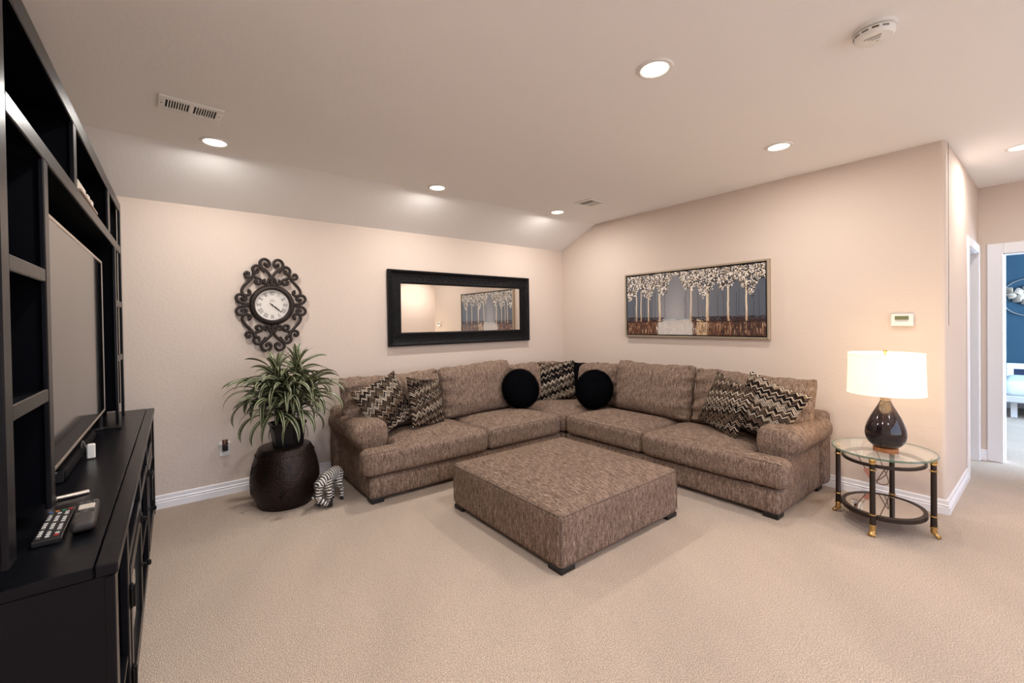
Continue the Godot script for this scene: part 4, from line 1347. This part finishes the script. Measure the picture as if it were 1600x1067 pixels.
func things_on_console():
	var sb := thing("soundbar", "long dark soundbar under the television on the console", "soundbar", Vector3(-4.542, CT, 1.40))
	part("body", nets(Vector3(-0.028, 0, -0.42), Vector3(0.028, 0.056, 0.42), 0.008, func(p): return sd_box(p, Vector3(0, 0.028, 0), Vector3(0.027, 0.027, 0.42), 0.02)), mat(c8(15, 15, 17), 0.75, 0, 0.25), sb)
	part("end_cap", block(Vector3(-0.02, 0.006, 0.419), Vector3(0.02, 0.05, 0.4225), 0.001), mat(c8(40, 39, 40), 0.3), sb)
	part("status_light", block(Vector3(-0.003, 0.044, 0.4226), Vector3(0.003, 0.047, 0.424)), M.white_plastic, sb)
	var bx := thing("streaming_box", "small upright white box on the console in front of the soundbar", "media box", Vector3(-4.485, CT, 1.45))
	part("body", block(Vector3(-0.014, 0, -0.012), Vector3(0.014, 0.068, 0.012), 0.004), M.white_plastic, bx)
	part("grey_band", block(Vector3(-0.0145, 0.0, -0.0125), Vector3(0.0145, 0.01, 0.0125), 0.004), M.grey_plastic, bx)
	part("cable", tubed(spline([Vector3(-0.01, 0.03, -0.014), Vector3(-0.022, 0.055, -0.03), Vector3(-0.03, 0.08, -0.03), Vector3(-0.034, 0.06, -0.02), Vector3(-0.036, 0.004, -0.06)], 6), 0.0022, 6), M.grey_plastic, bx)
	# two remotes lying side by side
	var blk := mat(c8(24, 22, 23), 0.35)
	var r1 := thing("remote_control", "slim black remote with rows of white and coloured buttons, nearer the hutch", "remote control", Vector3(-4.468, CT, 2.34), 0.02)
	part("case", block(Vector3(-0.030, 0.0, -0.135), Vector3(0.030, 0.018, 0.135), 0.004), blk, r1)
	part("side_trim", block(Vector3(0.0300, 0.012, -0.13), Vector3(0.0312, 0.0185, 0.13)), M.silver, r1)
	var btn := block(Vector3(-0.0046, 0, -0.0026), Vector3(0.0046, 0.004, 0.0026), 0.001)
	var cols := {"red": mat(c8(196, 40, 40), 0.4), "green": mat(c8(40, 130, 90), 0.4), "orange": mat(c8(220, 130, 60), 0.4), "blue": mat(c8(70, 110, 170), 0.4), "white": mat(c8(226, 222, 216), 0.4), "grey": mat(c8(96, 92, 90), 0.5)}
	for row in 13:
		for c in 3:
			var m: Material = cols.white if (row * 3 + c) % 4 else cols.grey
			if row == 12 and c == 2:
				m = cols.red
			part("button", btn, m, r1, Vector3((c - 1) * 0.018, 0.0165, -0.085 + row * 0.0165))
	for k in 4:
		part("button", btn, [cols.blue, cols.orange, cols.green, cols.red][k], r1, Vector3(-0.022 + k * 0.0147, 0.0165, -0.108))
	var r2 := thing("remote_control", "thick black remote with a pale central pad, nearer the console edge", "remote control", Vector3(-4.402, CT, 2.325), 0.06)
	part("case", nets(Vector3(-0.029, 0, -0.13), Vector3(0.029, 0.036, 0.13), 0.005, func(p): return sd_box(p - Vector3(0, 0.006 * sin(p.z * 11.0), 0), Vector3(0, 0.018, 0), Vector3(0.028, 0.0155, 0.128), 0.011)), mat(c8(52, 46, 44), 0.42), r2)
	part("control_pad", block(Vector3(-0.019, 0.030, -0.062), Vector3(0.019, 0.0345, -0.018), 0.003), mat(c8(206, 194, 182), 0.35), r2)
	for row in 4:
		for c in 3:
			part("button", btn, cols.grey if (row + c) % 3 else blk, r2, Vector3((c - 1) * 0.0165, 0.033, 0.006 + row * 0.021))
	for row in 2:
		for c in 3:
			part("button", btn, blk if row else cols.grey, r2, Vector3((c - 1) * 0.0165, 0.027, -0.098 + row * 0.018))
	var sg := thing("block_sign", "cream wooden block sign lying along the hutch's upper shelf", "sign", Vector3(-4.492, 1.9275, 1.5))
	part("backing", block(Vector3(-0.02, 0, -0.24), Vector3(-0.012, 0.07, 0.24), 0.002), mat(c8(206, 190, 172), 0.6), sg)
	part("ledge", block(Vector3(-0.02, 0.0, -0.24), Vector3(0.03, 0.012, 0.24), 0.002), mat(c8(150, 128, 112), 0.6), sg)
	for k in [[0.02, 0.22], [-0.10, -0.04], [-0.21, -0.15]]:
		part("block", block(Vector3(-0.011, 0.0125, k[0]), Vector3(0.018, 0.055, k[1]), 0.003), mat(c8(226, 214, 200), 0.55), sg)

# ------------------------------------------------------------------ drum stool, plant, zebra

const DRUM := Vector3(-3.512, 0, 0.48)

func drum_stool():
	var o := thing("drum_stool", "dark embossed metal drum stool under the potted plant", "side table", DRUM)
	var m := mat(c8(50, 38, 33), 0.40, 0.6)
	var t := noise_tex(0.022, 3, 61, 256, [c8(24, 20, 20), c8(62, 42, 33)])
	m.albedo_color = Color.WHITE
	tri_tex(m, t, 4.0)
	m.heightmap_enabled = true
	m.heightmap_texture = noise_tex(0.05, 3, 62)
	m.heightmap_scale = 0.3
	part("body", lathed([Vector2(0, 0.0), Vector2(0.188, 0.0), Vector2(0.192, 0.006), Vector2(0.212, 0.06), Vector2(0.236, 0.14), Vector2(0.242, 0.19), Vector2(0.238, 0.25), Vector2(0.222, 0.33), Vector2(0.20, 0.40), Vector2(0.186, 0.432), Vector2(0.178, 0.443), Vector2(0.165, 0.447), Vector2(0, 0.447)], 64), m, o)
	# beaded band below the top, and an embossed branch on the front
	var bead := S()
	for k in 52:
		var a := TAU * k / 52.0
		lathe(bead, [Vector2(0, -0.005), Vector2(0.0035, -0.0035), Vector2(0.005, 0), Vector2(0.0035, 0.0035), Vector2(0, 0.005)], 6, Transform3D(Basis.IDENTITY, Vector3(cos(a) * 0.203, 0.394, sin(a) * 0.203)), 1, 1, 200)
	var b := part("bead_band", done(bead), m, o)
	b.set_meta("kind", "stuff")
	for k in 6:
		var a0 := 0.9 + k * TAU / 6.0
		var st := S()
		var P := func(u: float, y: float) -> Vector3:
			var rr := 0.242 - 0.9 * pow(absf(y - 0.19), 2.0) - 0.0015
			return Vector3(cos(a0 + u) * rr, y, sin(a0 + u) * rr)
		tube(st, [P.call(0.0, 0.09), P.call(0.03, 0.15), P.call(-0.02, 0.21), P.call(0.02, 0.29), P.call(0.0, 0.34)], 0.002, 5)
		for j in 7:
			var y := 0.11 + j * 0.032
			for s in [-1.0, 1.0]:
				tube(st, [P.call(0.0, y), P.call(s * 0.10, y + 0.014), P.call(s * 0.20, y + 0.045)], [0.0012, 0.003, 0.0008], 5)
		part("embossed_branch", done(st), m, o)

func leaf_mesh(len: float, wid: float, rise: float, droop: float, twist: float) -> ArrayMesh:
	var n := 11
	var across := [-1.0, -0.78, -0.62, -0.2, 0.0, 0.2, 0.62, 0.78, 1.0]
	var green := c8(44, 58, 34).srgb_to_linear()
	var deep := c8(27, 40, 24).srgb_to_linear()
	var cream := c8(186, 186, 146).srgb_to_linear()
	var tone := [green, green, cream, deep, deep, deep, cream, green, green]
	var v := PackedVector3Array()
	var col := PackedColorArray()
	var idx := PackedInt32Array()
	var p := Vector3.ZERO
	var ang := rise
	for i in n + 1:
		var t := float(i) / n
		var w := wid * 0.5 * clampf(0.45 + t * 2.6, 0.0, 1.0) * pow(maxf(1.0 - pow(t, 2.6), 0.0), 0.75) + 0.0006
		var side := Vector3(0, 0, 1).rotated(Vector3(cos(ang), sin(ang), 0), twist * t)
		var up := Vector3(-sin(ang), cos(ang), 0)
		for k in across.size():
			var a: float = across[k]
			v.append(p + side * a * w + up * absf(a) * w * 0.28)
			col.append(tone[k])
		p += Vector3(cos(ang), sin(ang), 0) * len / n
		ang -= droop / n * (0.35 + 1.3 * t)
	var m := across.size()
	for i in n:
		for k in m - 1:
			var a := i * m + k
			idx.append_array([a, a + m, a + m + 1, a, a + m + 1, a + 1])
	return mesh_of(v, idx, PackedVector2Array(), col)

func plant():
	var at := DRUM + Vector3(0.02, 0.447, 0.0)
	var o := thing("potted_plant", "bushy striped-leaf house plant in a black hexagonal pot on the drum", "plant", at)
	var black := mat(c8(15, 15, 18), 0.42)
	var st := S()
	var hex := [Vector2(0, 0), Vector2(0.108, 0), Vector2(0.112, 0.006), Vector2(0.130, 0.155), Vector2(0.138, 0.158), Vector2(0.140, 0.176), Vector2(0.128, 0.176), Vector2(0.124, 0.15), Vector2(0, 0.15)]
	for i in hex.size() - 1:
		for k in 6:
			var a0 := TAU * k / 6.0 + 0.42
			var a1 := a0 + TAU / 6.0
			var p: Vector2 = hex[i]
			var q: Vector2 = hex[i + 1]
			var A := Vector3(p.x * cos(a0), p.y, p.x * sin(a0))
			var B := Vector3(p.x * cos(a1), p.y, p.x * sin(a1))
			var C := Vector3(q.x * cos(a1), q.y, q.x * sin(a1))
			var D := Vector3(q.x * cos(a0), q.y, q.x * sin(a0))
			if p.x > 0:
				tri(st, A, C, B)
			if q.x > 0:
				tri(st, A, D, C)
	part("pot", done(st), black, o)
	part("soil", lathed([Vector2(0, 0.15), Vector2(0.118, 0.151), Vector2(0.1, 0.158), Vector2(0, 0.16)], 18), mat(c8(40, 30, 25), 0.95), o)
	var bark := mat(c8(96, 58, 40), 0.8)
	bump(bark, noise_tex(0.08, 2, 71), 0.3, 6.0)
	var heads := [Vector3(-0.075, 0.585, 0.04), Vector3(0.075, 0.615, -0.01), Vector3(-0.02, 0.49, 0.10), Vector3(0.14, 0.47, 0.06), Vector3(-0.15, 0.47, 0.0), Vector3(0.04, 0.46, -0.07), Vector3(0.05, 0.36, 0.13), Vector3(-0.09, 0.35, 0.10)]
	for k in heads.size():
		var b := Vector3(0.03 * cos(k * 1.3), 0.15, 0.03 * sin(k * 1.3))
		var h: Vector3 = heads[k]
		part("stem", tubed(spline([b, b.lerp(h, 0.45) + Vector3(0, 0.03, 0), h], 5), 0.012 if k < 2 else 0.009, 8), bark, o)
	var lm := mat(Color.WHITE, 0.38, 0, 0.5)
	lm.vertex_color_use_as_albedo = true
	lm.cull_mode = BaseMaterial3D.CULL_DISABLED
	lm.backlight_enabled = true
	lm.backlight = Color(0.22, 0.26, 0.12)
	var kinds := []
	for k in 8:
		# from nearly upright young leaves to long arching old ones
		var f := k / 7.0
		kinds.append(leaf_mesh(lerpf(0.19, 0.36, minf(f * 1.4, 1.0)), lerpf(0.038, 0.050, f), lerpf(1.3, -0.1, f), lerpf(0.6, 2.3, minf(1.0, f * 1.5)), [0.5, -0.4, 0.9, -0.8, 0.3, -0.6, 0.7, -0.2][k]))
	var rg := RandomNumberGenerator.new()
	rg.seed = 16
	for hI in heads.size():
		var h: Vector3 = heads[hI]
		var n := 30 if hI < 2 else 32
		for k in n:
			var f := float(k) / (n - 1)
			var kind := clampi(int(f * 7.4 + rg.randf_range(-0.5, 0.5)), 0 if hI < 2 else 3, 7)
			var l := part("leaf", kinds[kind], lm, o)
			var sc := rg.randf_range(0.8, 1.08)
			l.transform = Transform3D(Basis(Vector3.UP, k * 2.39996 + hI) * Basis(Vector3.BACK, rg.randf_range(-0.15, 0.15)) * Basis.from_scale(Vector3.ONE * sc), h - Vector3(0, f * (0.13 if hI < 2 else 0.10), 0))

func zebra():
	var fwd := Vector3(-0.78, 0, 0.62)
	var o := thing("zebra_figurine", "black and white striped zebra figurine grazing between drum and sofa", "figurine", Vector3(-3.255, 0, 0.735))
	o.rotation.y = atan2(-fwd.z, fwd.x)
	# bones: from, to, radii, stripe phase per metre
	var B := [
		[Vector3(-0.075, 0.218, 0), Vector3(0.06, 0.205, 0), 0.046, 0.046],
		[Vector3(0.06, 0.212, 0), Vector3(0.118, 0.185, 0.004), 0.042, 0.032],
		[Vector3(0.118, 0.185, 0.004), Vector3(0.132, 0.105, 0.006), 0.032, 0.024],
		[Vector3(0.132, 0.105, 0.006), Vector3(0.118, 0.07, 0.006), 0.024, 0.023],
		[Vector3(0.120, 0.070, 0.0), Vector3(0.092, 0.028, -0.052), 0.024, 0.0145],
	]
	for s in [-1.0, 1.0]:
		B.append([Vector3(0.058, 0.19, s * 0.027), Vector3(0.062, 0.10, s * 0.040), 0.030, 0.019])
		B.append([Vector3(0.062, 0.10, s * 0.040), Vector3(0.058, 0.012, s * 0.048), 0.019, 0.0155])
		B.append([Vector3(-0.078, 0.20, s * 0.024), Vector3(-0.066, 0.13, s * 0.036), 0.036, 0.022])
		B.append([Vector3(-0.066, 0.13, s * 0.036), Vector3(-0.092, 0.085, s * 0.040), 0.021, 0.0155])
		B.append([Vector3(-0.092, 0.085, s * 0.040), Vector3(-0.084, 0.012, s * 0.044), 0.0155, 0.0155])
	var f := func(p: Vector3) -> float:
		var d := 1.0
		for b in B:
			d = smin(d, sd_cap(p, b[0], b[1], b[2], b[3]), 0.014)
		return maxf(d, -p.y)
	var paint := func(p: Vector3) -> Color:
		if p.y < 0.017:
			return Color(0.008, 0.008, 0.008)
		var best := 9.0
		var ph := 0.0
		for i in B.size():
			var b: Array = B[i]
			var ab: Vector3 = b[1] - b[0]
			var t := clampf((p - b[0]).dot(ab) / ab.length_squared(), 0, 1)
			var d: float = (p - b[0] - ab * t).length() - lerpf(b[2], b[3], t)
			if d < best:
				best = d
				ph = (p - b[0]).dot(ab) / ab.length() + i * 0.0113
				if i == 4 and t > 0.9:
					return Color(0.012, 0.01, 0.01)
				if i == 0:
					ph += (p.y - 0.2) * 0.45 + 0.004 * sin(p.y * 60.0 + p.x * 30.0)
				else:
					ph += 0.003 * sin(p.z * 90.0 + p.y * 40.0)
		var s := sin(ph * TAU / 0.021)
		return Color(0.72, 0.68, 0.62) if s > 0.02 else Color(0.010, 0.009, 0.009)
	var zm := mat(Color.WHITE, 0.35)
	zm.vertex_color_use_as_albedo = true
	part("body", nets(Vector3(-0.125, 0.0, -0.07), Vector3(0.165, 0.27, 0.07), 0.0037, f, paint), zm, o)
	var dk := mat(c8(46, 26, 22), 0.6)
	var mane := S()
	tube(mane, [Vector3(0.07, 0.256, 0), Vector3(0.122, 0.224, 0.004), Vector3(0.158, 0.17, 0.005), Vector3(0.162, 0.11, 0.006), Vector3(0.148, 0.076, 0.006)], [0.004, 0.007, 0.007, 0.007, 0.004], 6, Vector3.BACK, 0.5)
	part("mane", done(mane), dk, o)
	for s in [-1.0, 1.0]:
		part("ear", tubed([Vector3(0.128, 0.086, 0.006 + s * 0.018), Vector3(0.140, 0.094, 0.006 + s * 0.03), Vector3(0.148, 0.098, 0.006 + s * 0.04)], [0.006, 0.009, 0.001], 8), zm, o)
	part("tail", tubed([Vector3(-0.118, 0.225, 0), Vector3(-0.134, 0.19, 0), Vector3(-0.134, 0.14, 0), Vector3(-0.130, 0.105, 0)], [0.006, 0.005, 0.007, 0.002], 8), dk, o)
	for s in [-1.0, 1.0]:
		part("eye", lathed([Vector2(0, -0.0035), Vector2(0.0032, -0.0012), Vector2(0.0032, 0.0012), Vector2(0, 0.0035)], 10), M.foot, o, Vector3(0.122 + s * 0.014, 0.058, -0.014 - s * 0.012))

# ------------------------------------------------------------------ end table and lamp

const TAB := Vector3(-0.495, 0, 3.472)

func ellipse_ring(rx: float, rz: float, prof: Array, n := 64) -> ArrayMesh:
	var st := S()
	for k in n:
		var a0 := TAU * k / n
		var a1 := TAU * ((k + 1) % n) / n
		for i in prof.size():
			var p: Vector2 = prof[i]
			var q: Vector2 = prof[(i + 1) % prof.size()]
			st.set_smooth_group(i + 1)
			var A := Vector3((rx + p.x) * cos(a0), p.y, (rz + p.x) * sin(a0))
			var Bv := Vector3((rx + p.x) * cos(a1), p.y, (rz + p.x) * sin(a1))
			var C := Vector3((rx + q.x) * cos(a1), q.y, (rz + q.x) * sin(a1))
			var D := Vector3((rx + q.x) * cos(a0), q.y, (rz + q.x) * sin(a0))
			tri(st, A, C, Bv)
			tri(st, A, D, C)
	return done(st)

func end_table():
	var o := thing("end_table", "oval glass-topped end table with dark legs and gold claw feet", "side table", TAB)
	part("glass_top", lathed([Vector2(0, 0.488), Vector2(0.972, 0.488), Vector2(0.972, 0.499), Vector2(0.95, 0.5), Vector2(0, 0.5)], 80, 0.296, 0.268), M.glass, o)
	part("glass_edge", ellipse_ring(0.29, 0.262, [Vector2(0.0, 0.4885), Vector2(0.006, 0.489), Vector2(0.0085, 0.494), Vector2(0.006, 0.499), Vector2(0.0, 0.4995)], 80), M.green_glass, o)
	var band := func(y: float, hh: float, t: float) -> Array:
		return [Vector2(-t, y), Vector2(0, y), Vector2(0.002, y + 0.003), Vector2(0.002, y + hh - 0.003), Vector2(0, y + hh), Vector2(-t, y + hh)]
	part("upper_ring", ellipse_ring(0.236, 0.214, band.call(0.424, 0.02, 0.012)), M.bronze, o)
	part("shelf_ring", ellipse_ring(0.240, 0.217, band.call(0.098, 0.028, 0.022)), M.bronze, o)
	part("mirror_shelf", lathed([Vector2(0, 0.112), Vector2(1, 0.112), Vector2(1, 0.1225), Vector2(0, 0.1225)], 64, 0.219, 0.196), M.mirror, o)
	var claw := func(p: Vector3) -> float:
		var d := sd_cap(p, Vector3(0, 0.07, 0), Vector3(0, 0.034, 0), 0.0135, 0.017)
		for k in 4:
			var a := (k - 1.5) * 0.42
			var dir := Vector3(cos(a), 0, sin(a))
			d = smin(d, sd_cap(p, Vector3(0, 0.026, 0) + dir * 0.004, dir * 0.024 + Vector3(0, 0.014, 0), 0.010, 0.0072), 0.005)
			d = smin(d, sd_cap(p, dir * 0.024 + Vector3(0, 0.014, 0), dir * 0.031 + Vector3(0, 0.004, 0), 0.0072, 0.004), 0.003)
		return maxf(d, -p.y)
	var cm := nets(Vector3(-0.022, 0, -0.03), Vector3(0.042, 0.075, 0.03), 0.003, claw)
	var shaft := lathed([Vector2(0, 0.062), Vector2(0.0175, 0.062), Vector2(0.0165, 0.09), Vector2(0.0152, 0.13), Vector2(0.0145, 0.42), Vector2(0.0145, 0.452), Vector2(0, 0.452)], 20)
	var cap := lathed([Vector2(0, 0.45), Vector2(0.0155, 0.45), Vector2(0.0175, 0.455), Vector2(0.0145, 0.460), Vector2(0.0175, 0.468), Vector2(0.019, 0.476), Vector2(0.015, 0.482), Vector2(0.012, 0.488), Vector2(0, 0.488)], 20)
	var collar := [Vector2(0, -0.004), Vector2(0.018, -0.004), Vector2(0.0205, -0.002), Vector2(0.0205, 0.002), Vector2(0.018, 0.004), Vector2(0, 0.004)]
	var cl := lathed(collar, 20)
	for k in 4:
		var a := PI / 2 * k
		var c := Vector3(cos(a) * 0.252, 0, sin(a) * 0.244)
		var leg := part("leg", shaft, M.bronze, o, c)
		part("capital", cap, M.gold, leg)
		part("collar", cl, M.gold, leg, Vector3(0, 0.414, 0))
		part("collar", cl, M.gold, leg, Vector3(0, 0.132, 0))
		part("collar", cl, M.gold, leg, Vector3(0, 0.066, 0))
		var ft := part("claw_foot", cm, M.gold, leg)
		ft.rotation.y = -a

func table_lamp():
	var at := Vector3(-0.545, 0.5, 3.497)
	var o := thing("table_lamp", "lit table lamp, dark glazed pear-shaped base and white drum shade", "lamp", at)
	var wood := mat(c8(150, 92, 48), 0.45)
	var wt := noise_tex(0.02, 3, 81, 128, [c8(128, 74, 36), c8(172, 110, 60)])
	wood.albedo_color = Color.WHITE
	tri_tex(wood, wt, 6.0)
	part("foot", lathed([Vector2(0, 0.0), Vector2(0.064, 0.0), Vector2(0.065, 0.003), Vector2(0.064, 0.024), Vector2(0.06, 0.027), Vector2(0, 0.027)], 48), wood, o)
	var glaze := mat(c8(44, 32, 32), 0.08, 0, 0.5)
	var gt := GradientTexture2D.new()
	gt.width = 8
	gt.height = 128
	gt.fill_from = Vector2(0, 0)
	gt.fill_to = Vector2(0, 1)
	var gr := Gradient.new()
	gr.offsets = PackedFloat32Array([0.0, 0.12, 0.3, 0.38, 0.52, 0.6, 0.75, 1.0])
	gr.colors = PackedColorArray([c8(66, 50, 44), c8(60, 46, 42), c8(28, 22, 26), c8(40, 30, 30), c8(22, 18, 24), c8(38, 28, 27), c8(26, 20, 26), c8(32, 24, 24)])
	gt.gradient = gr
	glaze.albedo_color = Color.WHITE
	tri_tex(glaze, gt, 3.1)
	part("body", lathed([Vector2(0, 0.026), Vector2(0.052, 0.027), Vector2(0.072, 0.036), Vector2(0.092, 0.058), Vector2(0.103, 0.085), Vector2(0.107, 0.112), Vector2(0.104, 0.142), Vector2(0.094, 0.18), Vector2(0.077, 0.222), Vector2(0.057, 0.263), Vector2(0.040, 0.296), Vector2(0.030, 0.318), Vector2(0.026, 0.33), Vector2(0, 0.33)], 64), glaze, o)
	part("neck", lathed([Vector2(0, 0.328), Vector2(0.0265, 0.328), Vector2(0.0285, 0.345), Vector2(0.031, 0.352), Vector2(0.031, 0.358), Vector2(0, 0.359)], 40), mat(c8(148, 128, 112), 0.35), o)
	part("socket", lathed([Vector2(0, 0.358), Vector2(0.008, 0.359), Vector2(0.008, 0.40), Vector2(0.016, 0.405), Vector2(0.016, 0.44), Vector2(0, 0.442)], 20), M.gold, o)
	var sh := mat(c8(252, 246, 232), 0.9, 0, 0.1)
	sh.cull_mode = BaseMaterial3D.CULL_DISABLED
	sh.backlight_enabled = true
	sh.backlight = Color(0.4, 0.385, 0.35)
	sh.emission_enabled = true
	sh.emission = Color(1.0, 0.93, 0.80)
	sh.emission_energy_multiplier = 0.45
	var st := S()
	lathe(st, [Vector2(0.198, 0.376), Vector2(0.192, 0.632)], 72)
	part("shade", done(st), sh, o)
	for y in [[0.376, 0.198], [0.632, 0.192]]:
		part("shade_rim", ellipse_ring(y[1], y[1], [Vector2(-0.0015, y[0] - 0.002), Vector2(0.0015, y[0] - 0.002), Vector2(0.0015, y[0] + 0.004), Vector2(-0.0015, y[0] + 0.004)], 72), sh, o)
	var harp := S()
	for k in 3:
		var a := TAU * k / 3.0
		tube(harp, [Vector3(0, 0.622, 0), Vector3(cos(a) * 0.19, 0.622, sin(a) * 0.19)], 0.0022, 6)
	part("spider", done(harp), M.gold, o)
	part("finial", lathed([Vector2(0, 0.618), Vector2(0.006, 0.618), Vector2(0.005, 0.636), Vector2(0.011, 0.641), Vector2(0.012, 0.648), Vector2(0.007, 0.655), Vector2(0, 0.657)], 20), M.gold, o)
	var bulb := mat(Color(1, 0.96, 0.88), 0.3)
	bulb.emission_enabled = true
	bulb.emission = Color(1.0, 0.88, 0.70)
	bulb.emission_energy_multiplier = 6.0
	part("bulb", lathed([Vector2(0, 0.44), Vector2(0.013, 0.442), Vector2(0.015, 0.455), Vector2(0.028, 0.485), Vector2(0.030, 0.505), Vector2(0.022, 0.526), Vector2(0, 0.535)], 24), bulb, o)
	var l := OmniLight3D.new()
	l.name = "bulb_light"
	l.light_energy = 0.15
	l.light_color = Color(1.0, 0.86, 0.66)
	l.light_size = 0.028
	l.omni_range = 12.0
	l.omni_attenuation = 2.0
	l.shadow_enabled = true
	o.add_child(l, true)
	l.position = Vector3(0, 0.498, 0)
	# flex from the lamp down behind the table to the outlet, with its paper tag
	var c := thing("lamp_cord", "thin brown lamp cord looping behind the end table, pinkish tag attached", "cord", Vector3.ZERO)
	var cm := mat(c8(112, 84, 68), 0.6)
	part("flex", tubed(spline([Vector3(-0.474, 0.5065, 3.5), Vector3(-0.40, 0.5045, 3.42), Vector3(-0.24, 0.506, 3.36), Vector3(-0.17, 0.47, 3.35), Vector3(-0.13, 0.34, 3.38), Vector3(-0.12, 0.17, 3.43), Vector3(-0.10, 0.15, 3.36), Vector3(-0.09, 0.28, 3.42), Vector3(-0.07, 0.20, 3.40), Vector3(-0.06, 0.15, 3.33), Vector3(-0.05, 0.26, 3.26), Vector3(-0.035, 0.345, 3.215)], 7), 0.0032, 6), cm, c)
	part("plug", block(Vector3(-0.035, 0.33, 3.204), Vector3(-0.0085, 0.355, 3.226), 0.004), cm, c)
	var tagm := mat(c8(196, 134, 118), 0.6)
	var tg := S()
	box(tg, Vector3.ZERO, Vector3(0.003, 0.075, 0.032), 0.001, Transform3D(Basis(Vector3.RIGHT, -0.55), Vector3(-0.118, 0.205, 3.315)))
	part("tag", done(tg), tagm, c)
	part("tag_string", tubed(spline([Vector3(-0.118, 0.235, 3.297), Vector3(-0.13, 0.33, 3.262), Vector3(-0.165, 0.44, 3.30), Vector3(-0.175, 0.474, 3.348)], 5), 0.0016, 5), cm, c)

# ------------------------------------------------------------------ what shows of the bedroom

func bedroom():
	var b := thing("bed", "bed with white frame and pale bedding in the blue bedroom", "bed", Vector3(4.55, 0, 4.55))
	part("headboard", blocks([[Vector3(0.93, 0.585, -0.85), Vector3(1.0, 0.665, 0.85)], [Vector3(0.93, 0, -0.85), Vector3(1.0, 0.585, -0.78)], [Vector3(0.93, 0, 0.78), Vector3(1.0, 0.585, 0.85)]], 0.006), M.trim, b)
	part("headboard_panel", block(Vector3(0.95, 0.15, -0.78), Vector3(0.98, 0.585, 0.78)), mat(c8(30, 44, 70), 0.6), b)
	part("bed_frame", block(Vector3(-0.10, 0.225, -0.84), Vector3(0.93, 0.315, 0.84), 0.01), mat(c8(196, 194, 196), 0.5), b)
	for s in [-1.0, 1.0]:
		part("leg", block(Vector3(0.1, 0, s * 0.74 - 0.03), Vector3(0.16, 0.225, s * 0.74 + 0.03), 0.004), M.trim, b)
	var cover := mat(c8(214, 226, 232), 0.9)
	part("mattress", nets(Vector3(-0.11, 0.25, -0.85), Vector3(0.93, 0.52, 0.85), 0.035, func(p): return sd_box(p, Vector3(0.41, 0.405, 0), Vector3(0.52, 0.105 + 0.012 * sin(p.z * 5.0) * sin(p.x * 4.0), 0.85), 0.07)), cover, b)
	var a := thing("metal_wall_ring", "round silver metal wall art of a ring filled with small leaves", "wall art", Vector3(5.57, 1.63, 3.92), -PI / 2)
	var ring := []
	for k in 48:
		ring.append(Vector3(cos(TAU * k / 48.0) * 0.27, sin(TAU * k / 48.0) * 0.27, 0.0))
	part("ring", tubed(ring, 0.006, 8, Vector3.BACK, 1.0, true), M.silver, a)
	var lv := mat(c8(206, 192, 176), 0.3, 0.85)
	var lp := func(s: float) -> ArrayMesh:
		return pillow(0.085 * s, 0.075 * s, 0.02, 1.6, -0.1, 8)
	var lm: ArrayMesh = lp.call(1.0)
	var spots := [[-0.17, 0.03], [-0.10, 0.09], [-0.02, 0.12], [0.06, 0.15], [-0.20, 0.11], [-0.07, 0.02], [0.02, 0.05], [0.10, 0.08], [-0.03, -0.07], [0.05, -0.02], [0.13, 0.01], [0.18, 0.08], [0.12, -0.08], [-0.12, -0.03]]
	for k in spots.size():
		var q: Array = spots[k]
		var l := part("leaf", lm, lv, a)
		l.transform = Transform3D(Basis(Vector3.BACK, 0.4 + k * 0.7) * Basis(Vector3.UP, 0.3 * sin(k * 2.0)), Vector3(q[0], q[1], 0.012))
		part("twig", tubed([Vector3(q[0], q[1], 0.004), Vector3(q[0] * 0.5 - 0.05, q[1] * 0.6, 0.0), Vector3(-0.26, 0.05, 0)], 0.0022, 5), M.silver, a)
